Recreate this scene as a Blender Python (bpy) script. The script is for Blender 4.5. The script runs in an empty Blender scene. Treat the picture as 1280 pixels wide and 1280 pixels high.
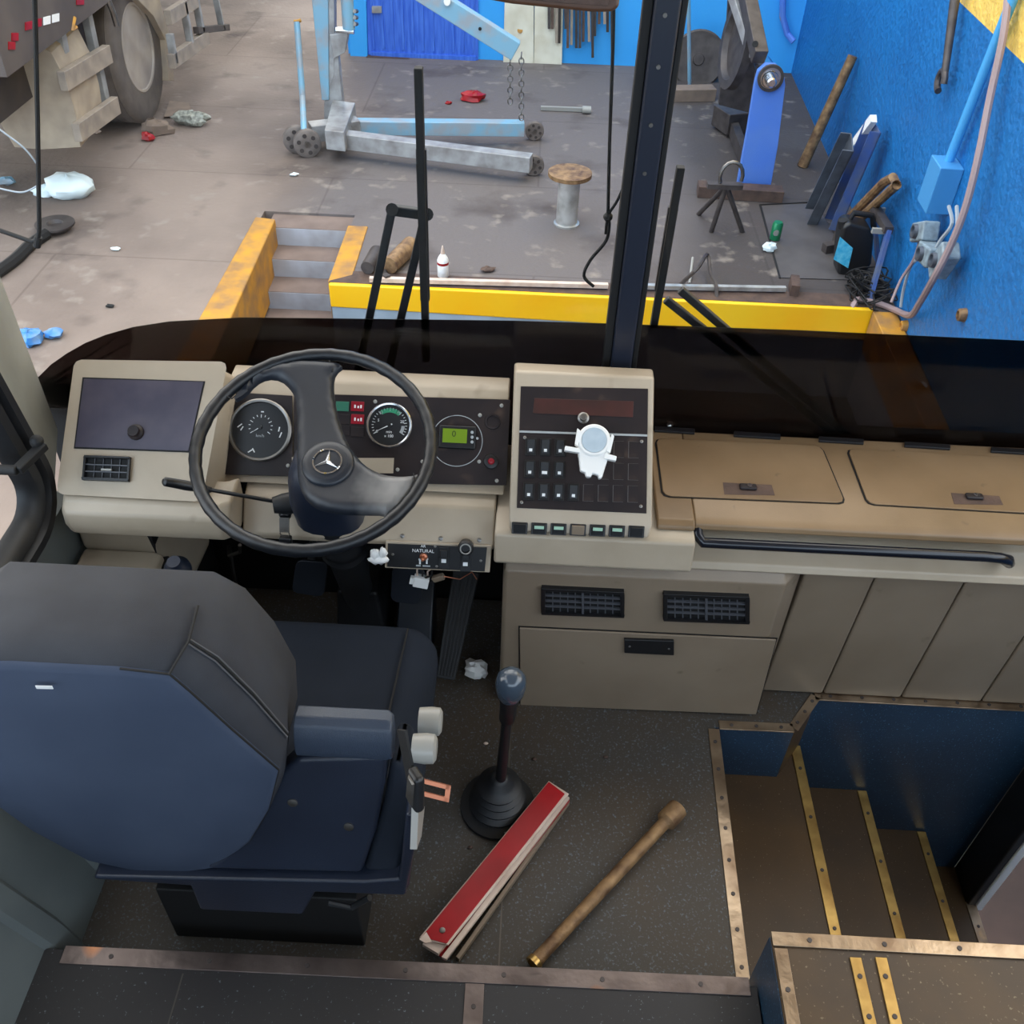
WORLD_STRENGTH = 3.6; EXPOSURE = 0.0
import bpy, bmesh, math, random
from mathutils import Vector, Matrix
random.seed(7)
SC = bpy.context.scene
COL = SC.collection
PI = math.pi

# ------------------------------------------------------------------ survey
# Camera solved from the vanishing points of the cab floor strips (1280 px frame).
FPX = 1183.0
CAM = Vector((0.0, 0.0, 1.95))
AX = Vector((0.998721, 0.049444, -0.010571))      # world x in camera axes (right, down, forward)
AY = Vector((0.040887, -0.666770, 0.744141))      # world y
AD = Vector((-0.029745, 0.743621, 0.667939))      # world -z

def ray(px, py):
    v = Vector((px - 640.0, py - 640.0, FPX)).normalized()
    return Vector((AX.dot(v), AY.dot(v), -AD.dot(v)))

class Plane:
    """a real surface: origin + normal, with u (across) and v (up the slope) axes"""
    def __init__(s, o, u, v):
        s.o = Vector(o); s.u = Vector(u).normalized(); s.v = Vector(v).normalized()
        s.n = s.u.cross(s.v).normalized()
    def at(s, px, py, lift=0.0):
        r = ray(px, py); o = s.o + s.n * lift
        return CAM + r * ((o - CAM).dot(s.n) / r.dot(s.n))
    def uv(s, px, py, lift=0.0):
        d = s.at(px, py, lift) - s.o
        return d.dot(s.u), d.dot(s.v)
    def P(s, u, v, n=0.0):
        return s.o + s.u * u + s.v * v + s.n * n
    def lifted(s, d):
        return Plane(s.o + s.n * d, s.u, s.v)

def PZ(z): return Plane((0, 0, z), (1, 0, 0), (0, 1, 0))
def PY(y): return Plane((0, y, 0), (1, 0, 0), (0, 0, 1))          # n faces -y (towards the cab rear)
def PX(x, s=1): return Plane((x, 0, 0), (0, s, 0), (0, 0, 1))     # s=1: n faces +x
def PT(y1, z1, y2, z2): return Plane((0, y1, z1), (1, 0, 0), (0, y2 - y1, z2 - z1))

# ------------------------------------------------------------------ mesh builder
class MB:
    def __init__(s): s.bm = bmesh.new()
    def face(s, pts):
        vs = [s.bm.verts.new(Vector(p)) for p in pts]
        return s.bm.faces.new(vs)
    def hexa(s, a, b):
        """a, b: two rings of equal length -> closed solid"""
        va = [s.bm.verts.new(Vector(p)) for p in a]; vb = [s.bm.verts.new(Vector(p)) for p in b]
        n = len(va)
        s.bm.faces.new(va[::-1]); s.bm.faces.new(vb)
        for i in range(n):
            j = (i + 1) % n
            s.bm.faces.new((va[i], va[j], vb[j], vb[i]))
        return s
    def loft(s, rings, cap0=True, cap1=True, closed=True):
        R = [[s.bm.verts.new(Vector(p)) for p in r] for r in rings]
        n = len(R[0])
        for a, b in zip(R, R[1:]):
            for i in range(n if closed else n - 1):
                j = (i + 1) % n
                try: s.bm.faces.new((a[i], a[j], b[j], b[i]))
                except ValueError: pass
        if cap0: s.bm.faces.new(R[0][::-1])
        if cap1: s.bm.faces.new(R[-1])
        return s
    def box(s, x0, x1, y0, y1, z0, z1):
        return s.hexa([(x0, y0, z0), (x1, y0, z0), (x1, y1, z0), (x0, y1, z0)],
                      [(x0, y0, z1), (x1, y0, z1), (x1, y1, z1), (x0, y1, z1)])
    def fbox(s, F, u0, u1, v0, v1, n0, n1):
        return s.hexa([F.P(u0, v0, n0), F.P(u1, v0, n0), F.P(u1, v1, n0), F.P(u0, v1, n0)],
                      [F.P(u0, v0, n1), F.P(u1, v0, n1), F.P(u1, v1, n1), F.P(u0, v1, n1)])
    def prism(s, pts, vec):
        vec = Vector(vec); pts = [Vector(p) for p in pts]
        return s.hexa(pts, [p + vec for p in pts])
    def bar(s, p0, p1, w, h, up=(0, 0, 1)):
        p0 = Vector(p0); p1 = Vector(p1); d = (p1 - p0).normalized(); up = Vector(up)
        a = d.cross(up)
        if a.length < 1e-4: a = d.cross(Vector((1, 0, 0)))
        a.normalize(); b = a.cross(d).normalized()
        q = [a * (sx * w / 2) + b * (sy * h / 2) for sx, sy in ((-1, -1), (1, -1), (1, 1), (-1, 1))]
        return s.hexa([p0 + k for k in q], [p1 + k for k in q])
    def ring(s, c, d, r, n):
        d = Vector(d).normalized()
        a = d.cross(Vector((0, 0, 1)))
        if a.length < 1e-3: a = d.cross(Vector((1, 0, 0)))
        a.normalize(); b = d.cross(a)
        return [Vector(c) + a * (r * math.cos(2 * PI * i / n)) + b * (r * math.sin(2 * PI * i / n)) for i in range(n)]
    def lathe(s, o, d, prof, n=24, cap=True):
        """prof: [(distance along d, radius)]"""
        o = Vector(o); d = Vector(d).normalized()
        return s.loft([s.ring(o + d * t, d, max(r, 1e-4), n) for t, r in prof], cap, cap)
    def cyl(s, p0, p1, r, n=16, r1=None):
        p0 = Vector(p0); p1 = Vector(p1); L = (p1 - p0).length
        return s.lathe(p0, p1 - p0, [(0, r), (L, r if r1 is None else r1)], n)
    def tube(s, pts, r, n=8, closed=False):
        pts = [Vector(p) for p in pts]; m = len(pts); rings = []
        prev = None
        for i, p in enumerate(pts):
            if closed: t = pts[(i + 1) % m] - pts[i - 1]
            else: t = pts[min(i + 1, m - 1)] - pts[max(i - 1, 0)]
            t.normalize()
            if prev is None:
                a = t.cross(Vector((0, 0, 1)))
                if a.length < 1e-3: a = t.cross(Vector((1, 0, 0)))
            else:
                a = prev - t * prev.dot(t)
            a.normalize(); prev = a; b = t.cross(a)
            rr = r[i] if isinstance(r, (list, tuple)) else r
            rings.append([p + a * (rr * math.cos(2 * PI * k / n)) + b * (rr * math.sin(2 * PI * k / n)) for k in range(n)])
        if closed:
            rings.append(rings[0]); s.loft(rings, False, False)
        else: s.loft(rings)
        return s
    def ball(s, c, rx, ry=None, rz=None, n=16, jit=0.0):
        ry = rx if ry is None else ry; rz = rx if rz is None else rz
        c = Vector(c); rings = []
        m = n // 2
        for i in range(m + 1):
            th = PI * i / m
            k = max(math.sin(th), 0.02)
            rings.append([c + Vector((rx * k * math.cos(2 * PI * j / n), ry * k * math.sin(2 * PI * j / n), -rz * math.cos(th)))
                          * (1 if not jit else 1) for j in range(n)])
        if jit:
            rings = [[c + (p - c) * (1 + random.uniform(-jit, jit)) for p in r] for r in rings]
        return s.loft(rings)
    def build(s, name, mat, parent=None, bevel=0.0, seg=2, sub=0, ang=32, kind=None, weld=True):
        bm = s.bm
        if weld: bmesh.ops.remove_doubles(bm, verts=bm.verts, dist=1e-6)
        bmesh.ops.recalc_face_normals(bm, faces=bm.faces)
        c = Vector((0, 0, 0))
        lo = Vector((1e9,) * 3); hi = Vector((-1e9,) * 3)
        for v in bm.verts:
            for i in range(3):
                lo[i] = min(lo[i], v.co[i]); hi[i] = max(hi[i], v.co[i])
        c = (lo + hi) / 2
        for v in bm.verts: v.co -= c
        me = bpy.data.meshes.new(name); bm.to_mesh(me); bm.free()
        for p in me.polygons: p.use_smooth = True
        me.set_sharp_from_angle(angle=math.radians(ang))
        me.materials.append(mat)
        o = bpy.data.objects.new(name, me); COL.objects.link(o)
        place(o, c, parent)
        if bevel:
            m = o.modifiers.new('edge', 'BEVEL'); m.width = bevel; m.segments = seg
            m.limit_method = 'ANGLE'; m.angle_limit = math.radians(30); m.harden_normals = True
        if sub:
            m = o.modifiers.new('round', 'SUBSURF'); m.levels = sub; m.render_levels = sub
        if kind: o['kind'] = kind
        return o

WORLD = {}
def place(o, c, parent=None):
    c = Vector(c)
    if parent is not None:
        o.parent = parent; o.location = c - WORLD[parent.name]
    else: o.location = c
    WORLD[o.name] = c

def tag(o, label, cat, group=None):
    o['label'] = label; o['category'] = cat
    if group: o['group'] = group
    return o
def thing(name, label, cat, loc=(0, 0, 0), group=None):
    o = bpy.data.objects.new(name, None); COL.objects.link(o)
    o.empty_display_size = 0.1
    place(o, loc, None)
    return tag(o, label, cat, group)
def tobj(o, label, cat, group=None): return tag(o, label, cat, group)
def part_label(o, t): o['label'] = t; return o


# ------------------------------------------------------------------ materials
def lin(c):
    c = c / 255.0
    return c / 12.92 if c <= 0.04045 else ((c + 0.055) / 1.055) ** 2.4
def rgb(t): return (lin(t[0]), lin(t[1]), lin(t[2]), 1.0)

def mat(name, col, rough=0.5, metal=0.0, col2=None, scale=8.0, lo=0.35, hi=0.7, bump=0.0, bscale=120.0,
        col3=None, scale3=60.0, lo3=0.6, hi3=0.68, spec=0.5, emit=None, estr=0.0, coat=0.0, detail=5.0, stretch=None, rvar=0.0):
    m = bpy.data.materials.new(name); m.use_nodes = True
    nt = m.node_tree; N = nt.nodes; L = nt.links
    b = N['Principled BSDF']
    b.inputs['Roughness'].default_value = rough; b.inputs['Metallic'].default_value = metal
    b.inputs['Specular IOR Level'].default_value = spec
    b.inputs['Coat Weight'].default_value = coat
    tc = N.new('ShaderNodeTexCoord'); src = tc.outputs['Object']
    if stretch:
        mp = N.new('ShaderNodeMapping'); mp.inputs['Scale'].default_value = stretch
        L.new(src, mp.inputs[0]); src = mp.outputs[0]
    c = rgb(col); out = None
    def mixin(a, bcol, sc, l, h, det):
        nz = N.new('ShaderNodeTexNoise'); nz.inputs['Scale'].default_value = sc; nz.inputs['Detail'].default_value = det
        L.new(src, nz.inputs['Vector'])
        rp = N.new('ShaderNodeMapRange'); rp.inputs[1].default_value = l; rp.inputs[2].default_value = h
        L.new(nz.outputs['Fac'], rp.inputs[0])
        mx = N.new('ShaderNodeMix'); mx.data_type = 'RGBA'
        L.new(rp.outputs[0], mx.inputs['Factor'])
        if isinstance(a, tuple): mx.inputs['A'].default_value = a
        else: L.new(a, mx.inputs['A'])
        mx.inputs['B'].default_value = bcol
        return mx.outputs['Result'], nz
    nz = None
    if col2: out, nz = mixin(c, rgb(col2), scale, lo, hi, detail)
    if col3: out, _ = mixin(out if out is not None else c, rgb(col3), scale3, lo3, hi3, 2.0)
    if out is not None: L.new(out, b.inputs['Base Color'])
    else: b.inputs['Base Color'].default_value = c
    if rvar and nz is not None:
        rr = N.new('ShaderNodeMapRange'); rr.inputs[1].default_value = 0.3; rr.inputs[2].default_value = 0.7
        rr.inputs[3].default_value = max(0, rough - rvar); rr.inputs[4].default_value = min(1, rough + rvar)
        L.new(nz.outputs['Fac'], rr.inputs[0]); L.new(rr.outputs[0], b.inputs['Roughness'])
    if bump:
        n2 = N.new('ShaderNodeTexNoise'); n2.inputs['Scale'].default_value = bscale; n2.inputs['Detail'].default_value = 4
        L.new(src, n2.inputs['Vector'])
        bp = N.new('ShaderNodeBump'); bp.inputs['Strength'].default_value = bump; bp.inputs['Distance'].default_value = 0.01
        L.new(n2.outputs['Fac'], bp.inputs['Height']); L.new(bp.outputs[0], b.inputs['Normal'])
    if emit:
        b.inputs['Emission Color'].default_value = rgb(emit); b.inputs['Emission Strength'].default_value = estr
    return m

def glass(name, tint=(1, 1, 1), gloss=0.04, rough=0.02):
    m = bpy.data.materials.new(name); m.use_nodes = True
    nt = m.node_tree; N = nt.nodes; L = nt.links
    N.remove(N['Principled BSDF'])
    t = N.new('ShaderNodeBsdfTransparent'); t.inputs[0].default_value = (*tint, 1)
    g = N.new('ShaderNodeBsdfGlossy'); g.inputs['Roughness'].default_value = rough
    mx = N.new('ShaderNodeMixShader'); mx.inputs[0].default_value = gloss
    L.new(t.outputs[0], mx.inputs[1]); L.new(g.outputs[0], mx.inputs[2])
    L.new(mx.outputs[0], N['Material Output'].inputs['Surface'])
    return m

M = {}
M['beige'] = mat('beige_plastic', (180, 166, 147), 0.40, col2=(164, 150, 130), scale=5, bump=0.04, bscale=400, col3=(146, 133, 114), scale3=14, lo3=0.68, hi3=0.8)
M['tan'] = mat('tan_plastic', (138, 113, 84), 0.40, col2=(114, 91, 64), scale=3.5, bump=0.05, bscale=400, col3=(104, 84, 62), scale3=22, lo3=0.70, hi3=0.78)
M['grey_beige'] = mat('grey_beige_plastic', (138, 123, 106), 0.38, col2=(124, 109, 92), scale=4, bump=0.04, bscale=400, col3=(112, 99, 80), scale3=18, lo3=0.70, hi3=0.8)
M['wallgrey'] = mat('side_panel_grey', (106, 113, 113), 0.5, col2=(92, 99, 100), scale=5, bump=0.05, bscale=300)
M['pillargrey'] = mat('pillar_grey', (150, 150, 142), 0.5, col2=(128, 128, 120), scale=5)
M['panel'] = mat('dark_panel', (34, 30, 33), 0.42, spec=.3, col2=(48, 40, 40), scale=9, col3=(84, 68, 60), scale3=16, lo3=0.62, hi3=0.8, bump=0.04, bscale=500)
M['screen'] = mat('dusty_screen', (62, 58, 74), 0.42, col2=(84, 78, 90), scale=11, lo=0.4, hi=0.75)
M['black'] = mat('black_plastic', (22, 23, 26), 0.4, bump=0.05, bscale=600)
M['blackm'] = mat('black_matt', (11, 11, 13), 0.7)
M['louvre'] = mat('vent_louvre_grey', (74, 76, 82), 0.35)
M['boxtop'] = mat('box_top_vinyl', (80, 60, 36), 0.45, col2=(58, 46, 36), scale=5, col3=(120, 108, 84), scale3=150, lo3=.66, hi3=.74)  # brown step mat, separate copy toned down against strong overhead light
M['rubber'] = mat('black_rubber', (20, 21, 24), 0.5, col2=(30, 32, 36), scale=10)
M['wheelrub'] = mat('steering_rim_rubber', (20, 23, 28), 0.34, bump=0.12, bscale=900)
M['wheelpad'] = mat('steering_pad', (26, 30, 38), 0.38, col2=(33, 38, 47), scale=6, bump=0.08, bscale=900)
M['wornpad'] = mat('worn_pad', (120, 122, 124), 0.45, col2=(70, 74, 82), scale=8)
M['chrome'] = mat('chrome', (200, 203, 208), 0.18, 1.0)
M['steel'] = mat('dull_steel', (150, 148, 145), 0.4, 1.0, col2=(110, 104, 98), scale=14)
M['silver'] = mat('silver_paint', (150, 149, 144), 0.35)
M['white'] = mat('white_plastic', (238, 238, 236), 0.35)
M['ink'] = mat('white_marking', (225, 228, 230), 0.5)
M['tick'] = mat('grey_marking', (160, 165, 168), 0.5)
M['dimtick'] = mat('dim_outline', (96, 92, 92), 0.5)
M['green'] = mat('green_marking', (50, 150, 110), 0.5)
M['lcd'] = mat('green_display', (96, 122, 30), 0.3, emit=(120, 160, 20), estr=0.18)
M['lcdink'] = mat('display_digit', (35, 50, 15), 0.5)
M['redlamp'] = mat('red_lit_lamp', (96, 10, 26), 0.4, emit=(200, 15, 45), estr=0.18)
M['greenlamp'] = mat('green_lamp', (50, 110, 90), 0.4)
M['dial'] = mat('dial_face', (26, 28, 32), 0.4)
M['lens'] = glass('dial_glass', (1, 1, 1), 0.05, 0.05)
M['vinyl'] = mat('speckled_vinyl_floor', (58, 55, 52), 0.5, col2=(68, 57, 45), scale=3, col3=(88, 98, 104), scale3=190, lo3=0.58, hi3=0.72, bump=0.05, bscale=200)
M['vinyl_dark'] = mat('passenger_vinyl', (42, 41, 42), 0.55, col2=(34, 33, 36), scale=3, col3=(92, 98, 104), scale3=170, lo3=0.68, hi3=0.74)
M['step'] = mat('brown_step_vinyl', (84, 61, 32), 0.42, col2=(64, 47, 27), scale=4, col3=(130, 120, 96), scale3=190, lo3=0.68, hi3=0.75)
M['bluevinyl'] = mat('blue_speckled_lining', (38, 63, 86), 0.38, col2=(30, 51, 72), scale=4, col3=(84, 130, 160), scale3=210, lo3=0.64, hi3=0.72, bump=0.06, bscale=250)
M['alu'] = mat('aluminium_edge', (186, 166, 142), 0.3, 0.9, col2=(120, 100, 82), scale=9, bump=0.25, bscale=22)
M['alugrey'] = mat('dull_aluminium_edge', (140, 128, 124), 0.36, 0.85, col2=(96, 86, 84), scale=7, bump=0.2, bscale=22, col3=(210, 140, 90), scale3=4, lo3=.66, hi3=.72)
M['warm_gold'] = mat('warm_gold_strip', (206, 172, 104), 0.32, 0.85, col2=(140, 108, 62), scale=12, bump=0.12, bscale=30)  # gold of the stair edges stands in for warm reflected light
M['fabric'] = mat('seat_fabric', (66, 76, 95), 0.85, col2=(58, 68, 87), scale=6, bump=0.25, bscale=1400, spec=0.2)  # blue of the daylight from behind is put into the cloth colour
M['fabric2'] = mat('seat_border_fabric', (60, 62, 68), 0.7, col2=(50, 51, 56), scale=8, bump=0.25, bscale=1200, spec=0.3)
M['cushion'] = mat('cushion_fabric_shaded', (34, 40, 51), 0.88, col2=(28, 34, 44), scale=6, bump=0.25, bscale=1400, spec=0.2)  # seat cloth with the shade over the cushion put into its colour
M['seam'] = mat('seam_thread', (84, 84, 88), 0.8)
M['seatplastic'] = mat('navy_black_plastic', (34, 42, 58), 0.36, col2=(26, 32, 46), scale=6, bump=0.1, bscale=500)
M['armrest'] = mat('grained_armrest', (52, 62, 78), 0.33, bump=0.2, bscale=700)
M['red'] = mat('red_reflector', (164, 12, 24), 0.35, spec=.35, col2=(132, 8, 18), scale=9)
M['offwhite'] = mat('offwhite_plastic', (214, 196, 182), 0.5, col2=(190, 165, 150), scale=15)
M['rusty'] = mat('rusty_pipe', (158, 126, 88), 0.55, 0.35, col2=(92, 66, 48), scale=22, bump=0.3, bscale=90)
M['rust_dark'] = mat('dark_rust', (98, 78, 68), 0.7, 0.2, col2=(70, 56, 52), scale=12, bump=0.3, bscale=60)
# workshop
M['yellow'] = mat('yellow_curb_paint', (255, 186, 4), 0.45, col2=(255, 204, 30), scale=2)
M['yellow_old'] = mat('worn_yellow_paint', (196, 140, 40), 0.7, col2=(140, 106, 70), scale=9, bump=0.2, bscale=40)
M['concrete_step'] = mat('grey_step_concrete', (176, 180, 190), 0.8, col2=(146, 146, 150), scale=6, bump=0.2, bscale=40)
M['concrete_brown'] = mat('brown_step_concrete', (128, 111, 103), 0.85, col2=(108, 93, 86), scale=6, bump=0.2, bscale=40)
M['farblue'] = mat('bright_blue_wall', (50, 160, 236), 0.6, col2=(60, 168, 240), scale=2)
M['doorblue'] = mat('deep_blue_door', (46, 94, 200), 0.45, col2=(76, 126, 224), scale=7, stretch=(6, 1, 0.6))
M['craneblue'] = mat('faded_crane_blue', (126, 172, 196), 0.5, 0.1, col2=(150, 160, 168), scale=8, lo=0.42, hi=0.62)
M['caster'] = mat('dusty_caster', (122, 112, 106), .6, .2, col2=(96, 88, 84), scale=14)
M['brightsteel'] = mat('bright_steel', (206, 206, 204), .35, .55, col2=(150, 148, 144), scale=10)
M['cranegrey'] = mat('bare_crane_steel', (172, 172, 172), 0.45, 0.25, col2=(132, 128, 126), scale=10)
M['iron'] = mat('dark_iron', (88, 82, 80), 0.55, 0.5, col2=(66, 60, 60), scale=14)
M['pressblue'] = mat('press_blue_paint', (78, 124, 214), 0.45, col2=(88, 130, 208), scale=5, col3=(150, 140, 130), scale3=7, lo3=0.68, hi3=0.74)
M['bluesteel'] = mat('blue_painted_steel', (66, 96, 160), 0.5, 0.2, col2=(100, 108, 124), scale=9)
M['greysteel'] = mat('grey_channel_steel', (104, 112, 124), 0.45, 0.5, col2=(80, 84, 92), scale=9)
M['palepost'] = mat('pale_board', (226, 222, 204), 0.7, col2=(200, 192, 170), scale=6)
M['cyan'] = mat('cyan_conduit', (70, 160, 220), 0.45)
M['cyanbox'] = mat('blue_junction_box', (66, 142, 200), 0.45)
M['railgloss'] = mat('gloss_grab_rail', (18, 22, 32), 0.22)
M['cable'] = mat('grey_cable', (150, 130, 130), 0.55)
M['wire'] = mat('pale_wire', (150, 160, 168), 0.5)
M['socket'] = mat('grey_socket', (140, 158, 168), 0.5, col2=(110, 122, 130), scale=30)
M['tyre'] = mat('dusty_tyre', (104, 95, 88), 0.85, col2=(84, 77, 72), scale=8, bump=0.2, bscale=80)
M['hub'] = mat('dusty_rim', (170, 160, 150), 0.6, col2=(146, 136, 126), scale=6)
M['guard'] = mat('dusty_mudguard', (178, 162, 140), 0.7, col2=(146, 132, 116), scale=5)
M['rail'] = mat('dusty_rail', (160, 146, 130), 0.65, col2=(126, 116, 106), scale=8)
M['railgrey'] = mat('galvanised_post', (166, 166, 164), 0.55, 0.2, col2=(112, 110, 108), scale=8)
M['chassis'] = mat('dark_chassis', (52, 46, 46), 0.8, col2=(70, 62, 58), scale=6)
M['bag'] = mat('white_bag', (226, 240, 242), 0.5)
M['bluebag'] = mat('blue_bag', (36, 124, 200), 0.4, col2=(120, 150, 180), scale=14)
M['can'] = mat('green_can', (24, 120, 80), 0.3, 0.3)
M['label_blue'] = mat('cyan_label', (40, 170, 215), 0.4, col2=(120, 210, 235), scale=30)
M['glassclear'] = glass('windscreen_glass', (0.985, 0.99, 0.99), 0.01, 0.02)
M['glasstint'] = glass('tinted_band_glass', (0.15, 0.12, 0.115), 0.008, 0.06)
M['cardboard'] = mat('cardboard', (130, 112, 98), 0.9, col2=(110, 96, 86), scale=10)
M['litter'] = mat('litter_foil', (170, 172, 160), 0.5, col2=(90, 90, 84), scale=40)
M['pillar'] = mat('windscreen_pillar', (30, 36, 50), 0.35)
M['copper'] = mat('copper_buckle', (190, 120, 90), 0.35, 0.8)
M['visor'] = mat('mirror_back', (70, 50, 40), 0.4, col2=(92, 62, 44), scale=6)

def text(name, body, F, u, v, size, mat, parent, n=0.001, rot=0.0, depth=0.0004):
    cu = bpy.data.curves.new(name, 'FONT'); cu.body = body; cu.size = size
    cu.align_x = 'CENTER'; cu.align_y = 'CENTER'; cu.extrude = depth
    tmp = bpy.data.objects.new('tmp', cu); COL.objects.link(tmp)
    bpy.context.view_layer.update()
    me = bpy.data.meshes.new_from_object(tmp.evaluated_get(bpy.context.evaluated_depsgraph_get()))
    bpy.data.objects.remove(tmp); bpy.data.curves.remove(cu)
    me.materials.clear(); me.materials.append(mat)
    m = Matrix((F.u, F.v, F.n)).transposed()
    me.transform(m.to_4x4())
    o = bpy.data.objects.new(name, me); COL.objects.link(o)
    place(o, F.P(u, v, n), parent)
    return o
# ------------------------------------------------------------------ bus shell
def struct(name, b, m, **k):
    o = b.build(name, m, kind='structure', **k); return o

def strip(name, pts, w, m, n=None, up=Vector((0, 0, 1)), h=0.004, screws=0, label=None):
    """thin metal edge strip along a polyline with screw heads as its part"""
    b = MB()
    for p, q in zip(pts, pts[1:]):
        b.bar(p, q, w, h, up)
    o = struct(name, b, m, bevel=0.001)
    if screws:
        s = MB()
        a, z = Vector(pts[0]), Vector(pts[-1])
        for i in range(screws):
            p = a.lerp(z, (i + 0.5) / screws)
            s.cyl(p + up * (h / 2), p + up * (h / 2 + 0.0015), 0.0045, 10)
        s.build('screw_heads', M['iron'], o)
    return o

b = MB(); b.hexa([(-.90, .755, -.06), (.505, .755, -.06), (.505, 1.80, -.06), (-.90, 1.80, -.06)],
                 [(-.90, .755, 0), (.505, .755, 0), (.505, 1.80, 0), (-.90, 1.80, 0)])
b.hexa([(.505, 1.412, -.06), (.70, 1.412, -.06), (.776, 1.515, -.06), (1.42, 1.515, -.06), (1.42, 1.8, -.06), (.505, 1.8, -.06)],
       [(.505, 1.412, 0), (.70, 1.412, 0), (.776, 1.515, 0), (1.42, 1.515, 0), (1.42, 1.8, 0), (.505, 1.8, 0)])
struct('floor', b, M['vinyl'])
b = MB(); b.box(-.90, .488, -.9, .752, -.06, .098); struct('floor_passenger', b, M['vinyl_dark'])
strip('trim_1', [(-.83, .742, .099), (.475, .752, .099)], .034, M['alugrey'], screws=7)
strip('trim_2', [(-.045, .73, .099), (-.04, .40, .099)], .036, M['alugrey'], screws=4)
strip('trim_3', [(.488, .79, .001), (.50, 1.405, .001)], .028, M['alu'], screws=8)
strip('trim_4', [(.515, 1.418, .001), (.70, 1.42, .001)], .026, M['alu'], screws=3)
strip('trim_5', [(.70, 1.42, .001), (.775, 1.522, .001)], .026, M['alu'], screws=3)
strip('trim_6', [(.772, 1.524, .001), (1.42, 1.522, .001)], .028, M['alu'], screws=8)
# stairwell linings
b = MB(); b.hexa([(.505, 1.410, -.2), (.70, 1.410, -.2), (.70, 1.410, -.001), (.505, 1.410, -.001)],
                 [(.505, 1.44, -.2), (.70, 1.44, -.2), (.70, 1.44, -.001), (.505, 1.44, -.001)])
struct('wall_step_kick', b, M['bluevinyl'])
b = MB(); b.hexa([(.70, 1.410, -.2), (.776, 1.513, -.2), (.776, 1.513, -.001), (.70, 1.410, -.001)],
                 [(.70, 1.45, -.2), (.77, 1.55, -.2), (.77, 1.55, -.001), (.70, 1.45, -.001)])
struct('wall_step_corner', b, M['step'])
b = MB(); b.box(.776, 1.40, 1.513, 1.54, -.95, -.003); struct('wall_stairwell_front', b, M['bluevinyl'])
xs = [.505, .778, 1.012, 1.243, 1.42]
for i in range(4):
    z = -.2 * (i + 1)
    b = MB(); b.box(xs[i] - (0 if i else .02), xs[i + 1], .78, 1.512, z - .2, z)
    struct('floor_step', b, M['step'])
    if i < 3:
        strip('trim_%d' % (7 + i), [(xs[i + 1] - .012, .80, z + .002), (xs[i + 1] - .012, 1.508, z + .002)], .026, M['warm_gold'], screws=5)
strip('trim_10', [(1.412, .80, -.798), (1.412, 1.40, -.798)], .03, M['alu'], screws=4)
b = MB(); b.box(.488, .505, .755, 1.412, -.25, -.002); struct('wall_step_riser', b, M['bluevinyl'])
# raised box behind the steps
b = MB(); b.box(.492, 1.45, -.7, .792, .0, .222); b.box(.505, 1.45, .76, .792, -.95, .0)
eb = struct('wall_engine_box', b, M['bluevinyl'])
b = MB(); b.box(.494, 1.45, -.7, .790, .2225, .2255); struct('floor_engine_box_top', b, M['boxtop'])
strip('trim_11', [(.495, .787, .228), (1.45, .787, .228)], .026, M['alu'], screws=7)
strip('trim_12', [(.508, .77, .228), (.508, -.1, .228)], .024, M['alu'], screws=6)
T = PZ(.228)
for a, c in (((1069, 1197), (1088, 1280)), ((1101, 1197), (1120, 1280))):
    p, q = T.at(*a), T.at(*c); q = p + (q - p) * 3
    strip('trim_%d' % (13 if a[0] < 1080 else 14), [p, q], .021, M['warm_gold'], screws=5)
# door opening
b = MB(); b.box(1.425, 1.45, 1.385, 1.42, -.82, .6); struct('door_1', b, M['white'], bevel=.004)
b = MB(); b.box(1.40, 1.425, 1.39, 1.515, -.82, -.003); struct('trim_15', b, M['rubber'], bevel=.006)
b = MB(); b.box(1.425, 1.46, 1.42, 1.85, -.95, .64); struct('wall_right_cab', b, M['wallgrey'])  # unseen low side skin, included to block light
# front firewall, added to stop light leaking in under the dash
b = MB(); b.box(-1.17, 1.42, 1.815, 1.84, -.5, .60); b.box(-1.17, -.66, 1.815, 1.84, .60, .655); struct('wall_front', b, M['blackm'])
b = MB(); b.box(-1.10, .50, .0, 1.84, -.52, -.48); struct('floor_chassis', b, M['blackm'])

# left side wall
XW = -1.0
def xw(z): return -.835 if z < 0.02 else (XW if z > .42 else -.835 - (.165) * (z - .02) / .40)
rows = [-.05, .10, .26, .42, .555]
ring0 = [(xw(z), 1.80, z) for z in rows]; ring1 = [(xw(z), -.9, z) for z in rows]
b = MB()
outer = lambda y: [(-1.03 - (.05 if z < .5 else 0), y, z) for z in rows[::-1]]
b.loft([ring0 + outer(1.80), ring1 + outer(-.9)])
wl = struct('wall_left', b, M['wallgrey'], ang=20)
rb = MB()
for y in (.97, .78, .50):
    rb.loft([[(xw(z) + d, y + e, z) for z in rows for _ in (0,)] for d, e in ((-.004, -.035), (.012, -.02), (.012, .02), (-.004, .035))], False, False, closed=False)
rb.build('ribs', M['wallgrey'], wl)
fr = MB()
fr.bar((-.822, .2, .045), (-.822, .74, .045), .02, .07); fr.build('kick_strip', M['blackm'], wl)
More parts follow.
